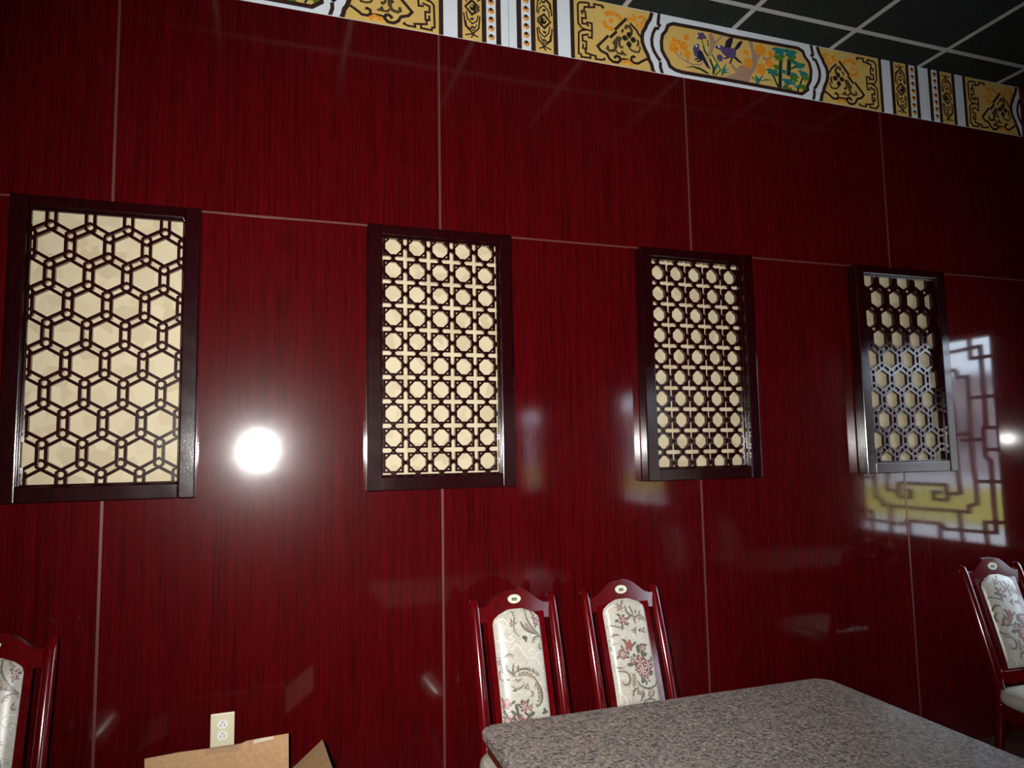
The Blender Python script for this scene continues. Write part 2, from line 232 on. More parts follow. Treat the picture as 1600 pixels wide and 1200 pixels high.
MT = {}
MT['wall'] = grain('red_lacquer_panel', (0.026, 0.0007, 0.0013), (0.076, 0.0012, 0.0025), 0.074, 0.085, 0.26, rvar=0.006, scale=(85, 85, 1.3), spec=0.55)
MT['sidewall'] = grain('red_lacquer_sidewall', (0.026, 0.0007, 0.0013), (0.076, 0.0012, 0.0025), 0.074, 0.085, 0.26, rvar=0.006, scale=(85, 85, 1.3), spec=0.55, per_object=False)
MT['joint'] = flat('rose_joint_strip', (0.095, 0.028, 0.026), 0.35, var=0.1)
MT['frame'] = grain('dark_mahogany', (0.006, 0.0005, 0.0009), (0.018, 0.0006, 0.0014), 0.14, 0.08, 0.30, scale=(70, 70, 3), rvar=0.03, spec=0.5, bump=0.10)
MT['lattice'] = grain('dark_lattice_wood', (0.008, 0.0008, 0.0010), (0.024, 0.0012, 0.0018), 0.15, 0.15, 0.25, scale=(60, 60, 60))
MT['paper'] = paper_mat()
MT['chairwood'] = grain('cherry_chair_lacquer', (0.055, 0.0008, 0.0016), (0.11, 0.0014, 0.003), 0.10, 0.15, 0.2, scale=(40, 40, 3), rvar=0.01)
MT['granite'] = granite_mat()
MT['tablewood'] = grain('table_edge_wood', (0.06, 0.008, 0.004), (0.13, 0.02, 0.01), 0.3, 0.5, 0.1, scale=(8, 8, 60))
MT['tile'] = tile_mat()
MT['tee'] = flat('grey_ceiling_tee', (0.42, 0.43, 0.42), 0.5, var=0.05)
MT['white'] = flat('frieze_white', (0.68, 0.74, 0.80), 0.4, var=0.03)
MT['gold'] = flat('frieze_gold', (0.62, 0.42, 0.125), 0.42, var=0.06, scale=60)
MT['brown'] = flat('frieze_brown', (0.035, 0.016, 0.013), 0.28, var=0.3, scale=90)
MT['black'] = flat('frieze_black', (0.016, 0.013, 0.012), 0.3, var=0.3)
MT['olive'] = flat('frieze_olive', (0.075, 0.050, 0.022), 0.3, var=0.5, scale=120)
MT['orange'] = flat('frieze_orange', (0.72, 0.27, 0.02), 0.35, var=0.25, scale=130)
MT['trunk'] = flat('frieze_trunk', (0.36, 0.22, 0.15), 0.5, var=0.12, scale=150)
MT['purple'] = flat('frieze_purple', (0.085, 0.055, 0.17), 0.4, var=0.3, scale=120)
MT['ink'] = flat('frieze_ink', (0.018, 0.016, 0.035), 0.35, var=0.4, scale=120)
MT['dgreen'] = flat('frieze_dark_green', (0.010, 0.030, 0.028), 0.4, var=0.4, scale=120)
MT['teal'] = flat('frieze_teal', (0.018, 0.17, 0.17), 0.4, var=0.35, scale=120)
MT['green'] = flat('frieze_green', (0.07, 0.17, 0.015), 0.4, var=0.3, scale=120)
MT['bead'] = flat('bead_amber', (0.62, 0.26, 0.05), 0.25, var=0.1)
MT['fabric'] = flat('cream_brocade', (0.50, 0.47, 0.41), 0.30, 0.5, var=0.09, scale=45)
def damask(m):
    nt = m.node_tree; N, L = nt.nodes, nt.links; b = N['Principled BSDF']
    src = b.inputs['Base Color'].links[0].from_socket
    tc = N.new('ShaderNodeTexCoord')
    n = N.new('ShaderNodeTexNoise'); n.inputs['Scale'].default_value = 26; n.inputs['Detail'].default_value = 1; n.inputs['Distortion'].default_value = 1.6
    L.new(tc.outputs['Object'], n.inputs['Vector'])
    r_ = N.new('ShaderNodeValToRGB'); e = r_.color_ramp.elements
    e[0].position = 0.0; e[0].color = (1, 1, 1, 1); e[1].position = 1.0; e[1].color = (1, 1, 1, 1)
    for p_, c_ in ((.43, 1.0), (.455, .62), (.475, 1.12), (.55, 1.0), (.575, .70), (.60, 1.1), (.64, 1.0)):
        k = e.new(p_); k.color = (c_, c_, c_ * .98, 1)
    L.new(n.outputs['Fac'], r_.inputs['Fac'])
    mx = N.new('ShaderNodeMix'); mx.data_type = 'RGBA'; mx.blend_type = 'MULTIPLY'; mx.inputs['Factor'].default_value = 1
    L.new(src, mx.inputs['A']); L.new(r_.outputs['Color'], mx.inputs['B']); L.new(mx.outputs['Result'], b.inputs['Base Color'])
damask(MT['fabric'])
MT['p_grey'] = flat('brocade_grey', (0.13, 0.115, 0.10), 0.36, var=0.35, scale=160)
MT['p_tan'] = flat('brocade_tan', (0.30, 0.24, 0.18), 0.36, var=0.25, scale=160)
MT['p_pale'] = flat('brocade_pale', (0.62, 0.60, 0.54), 0.36, var=0.05, scale=160)
MT['p_rose'] = flat('brocade_rose', (0.20, 0.075, 0.08), 0.36, var=0.45, scale=160)
MT['p_tulip'] = flat('brocade_tulip', (0.27, 0.10, 0.085), 0.36, var=0.3, scale=160)
MT['p_leaf'] = flat('brocade_leaf', (0.095, 0.10, 0.08), 0.36, var=0.4, scale=160)
MT['ivory'] = flat('ivory_plate', (0.66, 0.60, 0.42), 0.35, var=0.03)
MT['whiteplastic'] = flat('white_receptacle', (0.80, 0.78, 0.72), 0.3, var=0.03)
MT['slot'] = flat('dark_slot', (0.05, 0.045, 0.04), 0.6)
MT['badge'] = flat('pearl_badge', (0.60, 0.62, 0.46), 0.25, var=0.08, scale=200)
MT['card'] = flat('corrugated_card', (0.40, 0.24, 0.125), 0.75, 0.2, var=0.12, scale=60)
MT['cardedge'] = flat('card_edge', (0.33, 0.20, 0.11), 0.8, 0.2, var=0.2, scale=300)
MT['tape'] = flat('clear_tape', (0.62, 0.52, 0.40), 0.12, 0.6, coat=1, var=0.1)
MT['floor'] = grain('dark_floor', (0.03, 0.012, 0.008), (0.07, 0.03, 0.02), 0.35, 0.2, 0.2, scale=(4, 4, 4), per_object=False)
MT['glass'] = glass_mat()
MT['redpaint'] = flat('red_fretwork', (0.085, 0.006, 0.006), 0.4, var=0.2)
MT['concrete'] = flat('pale_concrete', (0.55, 0.53, 0.52), 0.9, var=0.12, scale=1.5)
MT['grass'] = flat('dry_grass', (0.42, 0.36, 0.07), 0.95, 0.1, var=0.25, scale=2)
MT['stucco'] = flat('rosy_stucco', (0.42, 0.36, 0.36), 0.9, 0.1, var=0.1, scale=1.5)
MT['slate'] = flat('slate_roof', (0.20, 0.19, 0.20), 0.8, var=0.2, scale=3)

# ================================================================ mesh helpers
def finish(o, parent):
    COL.objects.link(o)
    if parent is not None:
        o.parent = parent
        o.matrix_parent_inverse = Matrix.Identity(4)
        if tuple(parent.location) != (0, 0, 0) and o.get('_world'):
            pass
    return o

def obj(name, verts, faces, mat, parent=None, smooth=False, loc=None):
    me = bpy.data.meshes.new(name)
    me.from_pydata([tuple(v) for v in verts], [], faces)
    me.materials.append(MT[mat])
    if smooth:
        for p in me.polygons: p.use_smooth = True
    o = bpy.data.objects.new(name, me)
    if loc is not None: o.location = loc
    return finish(o, parent)

def from_bm(name, bm, mat, parent=None, smooth=False, loc=None):
    me = bpy.data.meshes.new(name)
    bm.normal_update()
    bm.to_mesh(me); bm.free()
    me.materials.append(MT[mat])
    if smooth:
        for p in me.polygons: p.use_smooth = True
    o = bpy.data.objects.new(name, me)
    if loc is not None: o.location = loc
    return finish(o, parent)

def bm_box(bm, x0, x1, y0, y1, z0, z1):
    v = [bm.verts.new(c) for c in ((x0,y0,z0),(x1,y0,z0),(x1,y1,z0),(x0,y1,z0),(x0,y0,z1),(x1,y0,z1),(x1,y1,z1),(x0,y1,z1))]
    for f in ((3,2,1,0),(4,5,6,7),(0,1,5,4),(1,2,6,5),(2,3,7,6),(3,0,4,7)):
        bm.faces.new([v[i] for i in f])

def box(name, x0, x1, y0, y1, z0, z1, mat, parent=None, bevel=0.0, seg=2, smooth=False):
    bm = bmesh.new()
    bm_box(bm, x0, x1, y0, y1, z0, z1)
    if bevel:
        bmesh.ops.bevel(bm, geom=bm.edges[:], offset=bevel, segments=seg, affect='EDGES', profile=0.5)
    return from_bm(name, bm, mat, parent, smooth)

def tag(o, label=None, cat=None, group=None, kind=None):
    if label: o['label'] = label
    if cat: o['category'] = cat
    if group: o['group'] = group
    if kind: o['kind'] = kind
    return o

def empty(name, loc=(0, 0, 0), rz=0.0, parent=None):
    o = bpy.data.objects.new(name, None)
    o.empty_display_size = 0.1
    o.location = loc
    o.rotation_euler = (0, 0, rz)
    COL.objects.link(o)
    if parent is not None: o.parent = parent
    return o

def ribbon(pts, w, closed=False):
    """2-D polyline -> list of left/right points with mitred joins"""
    n = len(pts)
    L_, R_ = [], []
    for i in range(n):
        p = Vector(pts[i])
        if closed:
            a, b = Vector(pts[i - 1]), Vector(pts[(i + 1) % n])
        else:
            a = Vector(pts[i - 1]) if i else None
            b = Vector(pts[i + 1]) if i < n - 1 else None
        d1 = (p - a).normalized() if a is not None and (p - a).length > 1e-9 else None
        d2 = (b - p).normalized() if b is not None and (b - p).length > 1e-9 else None
        if d1 is None: d1 = d2
        if d2 is None: d2 = d1
        t = d1 + d2
        t = t.normalized() if t.length > 0.2 else d1
        nrm = Vector((-t.y, t.x))
        c = max(0.45, abs(nrm.dot(Vector((-d1.y, d1.x)))))
        k = w / 2 / c
        L_.append(p + nrm * k); R_.append(p - nrm * k)
    return L_, R_

class Flat:
    """thin relief pieces on a plane: 2-D (u, v) mapped by fn(u, v, depth)"""
    def __init__(self, fn): self.fn, self.v, self.f = fn, [], []
    def prism(self, poly, d0, d1):
        area = sum(poly[i - 1][0] * poly[i][1] - poly[i][0] * poly[i - 1][1] for i in range(len(poly)))
        if area < 0: poly = poly[::-1]
        n, b = len(poly), len(self.v)
        self.v += [self.fn(u, v, d1) for u, v in poly] + [self.fn(u, v, d0) for u, v in poly]
        self.f.append(tuple(range(b, b + n)))
        for i in range(n):
            j = (i + 1) % n
            self.f.append((b + i, b + n + i, b + n + j, b + j))
    def stroke(self, pts, w, d0, d1, closed=False):
        L_, R_ = ribbon(pts, w, closed)
        m = len(pts) if closed else len(pts) - 1
        for i in range(m):
            j = (i + 1) % len(pts)
            self.prism([tuple(R_[i]), tuple(R_[j]), tuple(L_[j]), tuple(L_[i])], d0, d1)
    def disc(self, c, r, d0, d1, n=12, lobes=0, squash=1.0, rot=0.0):
        p = []
        m = n if not lobes else lobes * 6
        for i in range(m):
            a = 2 * math.pi * i / m
            k = r * (0.78 + 0.22 * abs(math.cos(a * lobes / 2)) if lobes else 1)
            p.append((c[0] + k * math.cos(a + rot), c[1] + k * squash * math.sin(a + rot)))
        self.prism(p, d0, d1)
    def build(self, name, mat, parent=None, loc=None):
        return obj(name, self.v, self.f, mat, parent, loc=loc)

def tube(bm, pts, radii, n=10, cap_round=False, flat_y=1.0):
    rings = []
    for i, p in enumerate(pts):
        p = Vector(p)
        a = Vector(pts[max(0, i - 1)]); b = Vector(pts[min(len(pts) - 1, i + 1)])
        t = (b - a).normalized()
        ref = Vector((1, 0, 0)) if abs(t.x) < 0.9 else Vector((0, 1, 0))
        s = t.cross(ref).normalized(); q = s.cross(t).normalized()
        rings.append([bm.verts.new(p + (q * math.cos(2*math.pi*k/n) + s * math.sin(2*math.pi*k/n) * flat_y) * radii[i]) for k in range(n)])
    for i in range(len(rings) - 1):
        for k in range(n):
            bm.faces.new((rings[i][k], rings[i][(k+1) % n], rings[i+1][(k+1) % n], rings[i+1][k]))
    bm.faces.new(rings[0][::-1]); bm.faces.new(rings[-1])
    bmesh.ops.recalc_face_normals(bm, faces=bm.faces[:])

# ================================================================ room shell
XR, XL, YB = 4.745, -3.66, -10.0
ZC = 2.0965 + H          # ceiling
ZF0, ZF1 = 1.79 + H, 2.0965 + H     # painted frieze
ZJ = 0.92 + H            # horizontal joint between upper and lower sheets

fl = box('floor', XL - .15, XR + .15, YB - .15, .15, -.12, 0, 'floor'); tag(fl, 'dark tiled dining room floor', kind='structure')
wb = box('wall_back', XL - .15, XR + .15, .012, .15, 0, ZC + .1, 'sidewall'); tag(wb, 'red lacquered wood grain wall of tall sheets', kind='structure')
xs = [XL] + [1.22 * k for k in range(-2, 4)] + [XR]
for i in range(len(xs) - 1):
    a, b = xs[i] + .004, xs[i + 1] - .004
    box('wall_sheet', a, b, 0, .012, .002, ZJ - .003, 'wall', wb)
    box('wall_sheet', a, b, 0, .012, ZJ + .003, ZF0 + .02, 'wall', wb)
for x in xs[1:-1]:
    box('joint_strip', x - .0048, x + .0048, -.0012, .012, 0, ZF0, 'joint', wb)
for i in range(len(xs) - 1):
    box('joint_strip', xs[i] + .0048, xs[i + 1] - .0048, -.0012, .012, ZJ - .0038, ZJ + .0038, 'joint', wb)

wl = box('wall_left', XL - .15, XL, YB, .012, 0, ZC, 'sidewall'); tag(wl, 'plain red lacquered wall far left', kind='structure')
wf = box('wall_front', XL - .15, XR + .15, YB - .15, YB, 0, ZC, 'sidewall'); tag(wf, 'plain red lacquered wall behind the viewer', kind='structure')

# right wall with three window openings, seen only as reflections in the lacquer
WIN_Z0, WIN_Z1 = -.665 + H, .69 + H
WINS = [(-.29, -1.51), (-4.19, -5.41), (-8.05, -9.27)]
bm = bmesh.new()
bm_box(bm, XR, XR + .15, YB, .012, 0, WIN_Z0)
bm_box(bm, XR, XR + .15, YB, .012, WIN_Z1, ZC)
ys = [.012] + [y for w in WINS for y in w] + [YB]
for i in range(0, len(ys), 2):
    bm_box(bm, XR, XR + .15, ys[i + 1], ys[i], WIN_Z0, WIN_Z1)
wr = from_bm('wall_right', bm, 'sidewall'); tag(wr, 'red lacquered side wall with three fretwork windows', kind='structure')
tr = box('trim_1', XR - .008, XR, YB, -.002, ZF0 - .006, ZF0 + .006, 'joint'); tag(tr, 'thin rose strip along the side wall', kind='structure')

# added wedge between corner and first window, tilted to steer the flash's second glint
gv = [(XR, .0, 0), (XR, -.275, 0), (XR - .0135, -.275, 0), (XR - .0012, .0, 0)]
gw = obj('flash_glint_wedge', [(x, y, z) for z in (.001, ZF0 - .007) for x, y, _ in gv], [(0,1,2,3), (7,6,5,4), (0,4,5,1), (1,5,6,2), (2,6,7,3), (3,7,4,0)], 'sidewall'); tag(gw, 'added red lacquered wedge in the right corner, tilted for the flash glint', kind='structure')

# fretwork of one window: (y measured from the edge nearest the red wall, z above eye level)
F_HALF = [[(.29,.59),(.11,.60),(.11,.53),(.18,.53),(.18,.69)], [(.18,.53),(0,.53)], [(.11,.60),(.11,.10),(.13,.08),(.13,-.09),(.10,-.12),(.10,-.56),(.45,-.57),(.48,-.54),(.61,-.54)],
          [(.29,.47),(.28,.42),(.21,.42),(.215,.11),(.22,-.14),(.21,-.25),(.21,-.39),(.27,-.41),(.27,-.445),(.61,-.45)],
          [(.21,.28),(0,.28)], [(.12,.085),(0,.085)], [(.13,-.05),(0,-.05)], [(.29,.01),(.14,.015)], [(.21,-.25),(0,-.245)],
          [(0,-.49),(.17,-.50),(.16,-.655)], [(.33,-.20),(.32,-.33),(.41,-.34),(.42,-.38),(.52,-.38),(.52,-.33),(.46,-.33)],
          [(.34,-.45),(.33,-.655)], [(.61,-.28),(.42,-.28),(.42,-.34)], [(.49,-.54),(.49,-.655)], [(.29,.59),(.61,.59)], [(.29,.47),(.61,.47)],
          [(.33,-.20),(.33,.25),(.45,.30),(.61,.30)], [(.33,.05),(.21,.05)], [(.40,.59),(.40,.69)], [(.52,.59),(.52,.47)]]
for wi, (ya, yb_) in enumerate(WINS):
    w = empty('window_%d' % (wi + 1), (XR, (ya + yb_) / 2, WIN_Z0)); tag(w, 'side wall window with red fretwork', kind='structure')
    hw, hh = (ya - yb_) / 2, WIN_Z1 - WIN_Z0
    bm = bmesh.new()
    for (y0, y1, z0, z1) in ((-hw, hw, 0, .03), (-hw, hw, hh - .03, hh), (-hw, -hw + .03, .03, hh - .03), (hw - .03, hw, .03, hh - .03)):
        bm_box(bm, .02, .10, y0, y1, z0, z1)
    from_bm('window_frame', bm, 'redpaint', w)
    box('glass_pane', .070, .076, -hw + .02, hw - .02, .02, hh - .02, 'glass', w)
    for line in F_HALF:
        for sgn in (1, -1):
            F = Flat(lambda u, v, d: (.045 - d, u, v))
            pts = [(sgn * (hw - min(u, hw)), v - (WIN_Z0 - H)) for u, v in line]
            F.stroke(pts, .022, -.011, .011)
            F.build('fretwork_bar', 'redpaint', w)

# ceiling: black tiles on a grey grid
ce = box('ceiling', XL - .15, XR + .15, YB - .15, .15, ZC + .012, ZC + .13, 'tile'); tag(ce, 'black tiled ceiling on a grey metal grid', kind='structure')
tx = [2.125 + .6125 * k for k in range(-9, 5)]
ty = [-.178 - .61 * k for k in range(0, 17)]
for x in tx:
    if x > XL: box('ceiling_tee', x - .012, x + .012, YB, -.0005, ZC - .004, ZC + .010, 'tee', ce)
for y in ty:
    if y > YB: box('ceiling_tee', XL, XR, y - .012, y + .012, ZC - .003, ZC + .0105, 'tee', ce)
gx = [x for x in tx if x > 0.8] + [XR]
gy = [0.0] + ty[:4]
for i in range(len(gx) - 1):
    if gx[i + 1] - gx[i] < .05: continue
    for j in range(len(gy) - 1):
        box('ceiling_tile', gx[i] + .010, gx[i + 1] - .010, gy[j + 1] + .010, gy[j] - (.010 if j else .001), ZC + .0005, ZC + .0115, 'tile', ce)

# ================================================================ outside, seen in the reflections
pv = box('parking_pavement', XR + .16, 13.4, -140, 60, -.25, -.07, 'concrete'); tag(pv, 'pale concrete pavement outside the side windows', kind='structure')
gr = box('dry_lawn', 13.4, 23.5, -140, 60, -.25, -.05, 'grass'); tag(gr, 'yellowed lawn strip beyond the pavement', 'lawn', kind='stuff')
pv2 = box('far_street', 23.5, 60, -140, 60, -.25, -.07, 'concrete'); tag(pv2, 'pale street beyond the lawn', kind='structure')
bd = empty('street_building', (34, -6, -.07)); tag(bd, 'low rosy grey building across the street', 'building')
box('building_wall', 0, 8, -100, 34, 0, 4.6, 'stucco', bd)
box('roof', -.4, 8.4, -100.4, 34.4, 4.6, 5.0, 'slate', bd)
for k in range(24):
    y = -92 + k * 5.2
    f_ = box('window', -.04, 0, y, y + 2.2, 1.2, 3.2, 'slate', bd)
    box('pane', -.05, -.04, y + .1, y + 2.1, 1.3, 3.1, 'glass', f_)

# ================================================================ painted frieze boards (each 2.45 m long)
FY = -.003
FL = 2.45
FHT = ZF1 - ZF0
JN = [0]
def jit():
    JN[0] = (JN[0] + 1) % 23
    return JN[0] * .00002
ORN = {'fret': 'key_fret', 'fan_outline': 'fan_outline', 'fan_flower': 'fan_flower', 'fan_scroll': 'fan_scroll', 'orange_scroll': 'orange_scroll', 'wavy_line': 'wavy_line'}
STRIPS = [(.0373, .0602), (.1051, .1264), (.2144, .2362), (.2998, .3197)]
GOLDS = [(.1264, .2144)]
def frieze(x0, uclip0, uclip1, label, full=True):
    root = empty('frieze_board', (x0, 0, ZF0)); tag(root, label, 'frieze', 'painted frieze boards')
    def P(u, v, d): return (u, FY - d, v)
    ua, ub = max(0, uclip0), min(FL, uclip1)
    box('board', ua + .0008, ub - .0008, FY, 0, -.0, FHT - .001, 'white', root, bevel=.0008, seg=1)
    def vis(u0, u1): return u1 > ua + .001 and u0 < ub - .001
    def cl(u): return min(max(u, ua + .001), ub - .001)
    def place(name, mat, builder, u0, u1):
        if not vis(u0, u1): return None
        bm = bmesh.new()
        F = Flat(P); builder(F)
        me = bpy.data.meshes.new(name); me.from_pydata(F.v, [], F.f); bm.from_mesh(me); bpy.data.meshes.remove(me)
        lo = [min(v.co.x for v in bm.verts), max(v.co.x for v in bm.verts)]
        zz = [min(v.co.z for v in bm.verts), max(v.co.z for v in bm.verts)]
        cuts = []
        if lo[0] < ua: cuts.append(((ua + .001, 0, 0), (-1, 0, 0)))
        if lo[1] > ub: cuts.append(((ub - .001, 0, 0), (1, 0, 0)))
        if zz[0] < 0: cuts.append(((0, 0, .0005), (0, 0, -1)))
        if zz[1] > FHT: cuts.append(((0, 0, FHT - .0015), (0, 0, 1)))
        for co, no in cuts:
            bmesh.ops.bisect_plane(bm, geom=bm.verts[:] + bm.edges[:] + bm.faces[:], plane_co=co, plane_no=no, clear_outer=True)
        if not bm.verts: bm.free(); return None
        return from_bm(name, bm, mat, root)
    for side in (0, 1):
        m = (lambda u: u) if side == 0 else (lambda u: FL - u)
        def rect(name, mat, a, b, d0, d1):
            a_, b_ = sorted((m(a), m(b)))
            return place(name, mat, lambda F: F.prism([(a_, .0005), (b_, .0005), (b_, FHT - .0015), (a_, FHT - .0015)], d0, d1), a_, b_)
        for a, b in STRIPS: rect('dark_stripe', 'brown', a, b, 0, .0016)
        for a, b in GOLDS: rect('gold_stripe', 'gold', a, b, 0, .0010)
        # gold field up to the first wavy line
        wav = [it for it in ART_HALF if it[0] == 'wavy_line'][0][5]
        poly = [(.3197, .0005), (.3197, FHT - .0015)] + [(u, min(max(v, .0005), FHT - .0015)) for u, v in wav]
        place('gold_field', 'gold', lambda F: F.prism([(m(u), v) for u, v in poly], 0, .0010), *sorted((m(.3197), m(.8))))
        for it in ART_HALF:
            part, kind, colr, layer, w, pts = it
            d = .0010 + .0006 * layer + jit()
            q = [(m(u), v) for u, v in pts]
            us = [u for u, v in q]
            if kind == 's': bld = lambda F: F.stroke(q, w, .0005, d)
            elif kind == 'f': bld = lambda F: F.prism(q, .0005, d)
            else: bld = lambda F: F.disc(q[0], w, .0005, d)
            place(ORN[part], colr, bld, min(us) - w, max(us) + w)
        # medallion ribbon, the same upwards and downwards
        for up in (0, 1):
            for it in ART_MED:
                part, kind, colr, layer, w, pts = it
                if up and kind == 'c': continue
                q = [(m(u), (v if not up else .303 - v)) for u, v in pts]
                us = [u for u, v in q]
                d = .0010 + .0006 * layer + jit()
                bld = (lambda F: F.stroke(q, w, .0005, d)) if kind == 's' else (lambda F: F.disc(q[0], w, .0005, d))
                place('medallion_scroll', colr, bld, min(us) - w, max(us) + w)
        # beads
        ub0 = m(.0827)
        for k in range(7):
            if not vis(ub0 - .02, ub0 + .02) or not (ua + .02 < ub0 < ub - .02): continue
            bm = bmesh.new()
            bmesh.ops.create_uvsphere(bm, u_segments=10, v_segments=6, radius=1)
            for v in bm.verts:
                v.co = Vector((ub0 + v.co.x * .0155, FY - max(-.002, v.co.y * -.006) - .0, .1525 + (k - 3) * .041 + v.co.z * .0145))
            bd_ = from_bm('bead', bm, 'bead', root, smooth=True)
            F = Flat(lambda u, v, d: (u, FY - .0063 - d, v))
            F.disc((ub0 - .002, .1525 + (k - 3) * .041 + .004), .0075, -.003, .0004, n=10)
            F.build('bead_pupil', 'black', bd_)
    # landscape cartouche
    cu = [u for u, v in ART_CART]
    place('cartouche_field', 'gold', lambda F: F.prism(ART_CART, 0, .0010), min(cu), max(cu))
    place('cartouche_border', 'brown', lambda F: F.stroke(ART_CART, .017, .0004, .0040, closed=True), min(cu) - .01, max(cu) + .01)
    for it in ART_LAND:
        part, kind, colr, layer, w, pts = it
        d = .0010 + .0005 * layer + jit()
        us = [u for u, v in pts]
        if kind == 's': bld = lambda F: F.stroke(pts, w, .0005, d)
        elif kind == 'f': bld = lambda F: F.prism(pts, .0005, d)
        else: bld = lambda F: F.disc(pts[0], w, .0005, d, lobes=5 if part == 'orange_blossom' else 0)
        place(part, colr, bld, min(us) - w, max(us) + w)
    rnd = random.Random(11)
    for (c, r, colr) in ART_LEAF:
        def bld(F):
            for k in range(5):
                a = -math.pi / 2 + (k - 2) * .72 + rnd.uniform(-.2, .2)
                tip = (c[0] + r * math.cos(a), c[1] + r * .9 * math.sin(a))
                dx, dy = math.cos(a + 1.57) * r * .24, math.sin(a + 1.57) * r * .24
                mid = (c[0] + .45 * r * math.cos(a), c[1] + .45 * r * math.sin(a))
                b0 = (c[0] - .25 * r * math.cos(a), c[1] - .25 * r * math.sin(a))
                F.prism([b0, (mid[0] - dx, mid[1] - dy), tip, (mid[0] + dx, mid[1] + dy)], .0005, .0030 + k * .00012 + jit())
        place('bamboo_leaves', colr, bld, c[0] - r, c[0] + r)
    return root
X0 = 1.541
frieze(X0 - FL, 0, FL, 'left painted frieze board, mostly cut off by the top of the picture')
frieze(X0, 0, FL, 'white and gold frieze board with two purple birds, blossoms and bamboo')
frieze(X0 + FL, 0, XR - X0 - FL - .001, 'short end of painted frieze board in the far right corner')

# ================================================================ framed lattice panels on the wall joints
OW, OZ0, OZ1 = .302, -.150, .912          # outer half width, bottom, top (z from eye level)
IW, IZ0, IZ1 = .247, -.095, .870          # opening
FD = .062                                  # frame depth
LY0, LY1 = -.0245, -.0068                    # lattice front and back
def clip_ring(pts_outer, pts_inner, d0, d1):
    """ring between two closed polygons, clipped to the opening; returns bmesh or None"""
    n = len(pts_outer)
    bm = bmesh.new()
    A = [bm.verts.new((x, d0, z)) for x, z in pts_outer]; B = [bm.verts.new((x, d0, z)) for x, z in pts_inner]
    C_ = [bm.verts.new((x, d1, z)) for x, z in pts_outer]; D_ = [bm.verts.new((x, d1, z)) for x, z in pts_inner]
    for i in range(n):
        j = (i + 1) % n
        bm.faces.new((A[i], A[j], B[j], B[i])); bm.faces.new((C_[j], C_[i], D_[i], D_[j]))
        bm.faces.new((A[j], A[i], C_[i], C_[j])); bm.faces.new((B[i], B[j], D_[j], D_[i]))
    bmesh.ops.recalc_face_normals(bm, faces=bm.faces[:])
    return clip_open(bm)
def clip_open(bm):
    cut = False
    for co, no in (((-IW, 0, 0), (-1, 0, 0)), ((IW, 0, 0), (1, 0, 0)), ((0, 0, IZ0), (0, 0, -1)), ((0, 0, IZ1), (0, 0, 1))):
        vs = [(v.co - Vector(co)).dot(Vector(no)) for v in bm.verts]
        if not vs: break
        if max(vs) > 1e-6:
            cut = True
            bmesh.ops.bisect_plane(bm, geom=bm.verts[:] + bm.edges[:] + bm.faces[:], plane_co=co, plane_no=no, clear_outer=True)
            bmesh.ops.holes_fill(bm, edges=[e for e in bm.edges if e.is_boundary], sides=6)
    if len(bm.verts) < 4:
        bm.free(); return None, cut
    return bm, cut
def hexpts(cx, cz, r): return [(cx + r * math.sin(math.pi / 3 * k), cz + r * math.cos(math.pi / 3 * k)) for k in range(6)]

CACHE = {}
def put_ring(name, key, cx, cz, outer, inner, d0, d1, par):
    """whole rings share one mesh; rings cut by the frame get their own"""
    xs_ = [cx + p[0] for p in outer]; zs_ = [cz + p[1] for p in outer]
    if max(xs_) < -IW or min(xs_) > IW or max(zs_) < IZ0 or min(zs_) > IZ1: return
    whole = min(xs_) > -IW and max(xs_) < IW and min(zs_) > IZ0 and max(zs_) < IZ1
    if whole:
        if key not in CACHE:
            bm, _ = clip_ring_raw(outer, inner, d0, d1)
            me = bpy.data.meshes.new(name); bm.normal_update(); bm.to_mesh(me); bm.free()
            me.materials.append(MT['lattice']); CACHE[key] = me
        o = bpy.data.objects.new(name, CACHE[key]); o.location = (cx, 0, cz); COL.objects.link(o); o.parent = par
        return
    bm, _ = clip_ring([(cx + a, cz + b) for a, b in outer], [(cx + a, cz + b) for a, b in inner], d0, d1)
    if bm: from_bm(name, bm, 'lattice', par)
def clip_ring_raw(outer, inner, d0, d1):
    global IW, IZ0, IZ1
    s = (IW, IZ0, IZ1); IW, IZ0, IZ1 = 9, -9, 9
    r = clip_ring(outer, inner, d0, d1)
    IW, IZ0, IZ1 = s
    return r

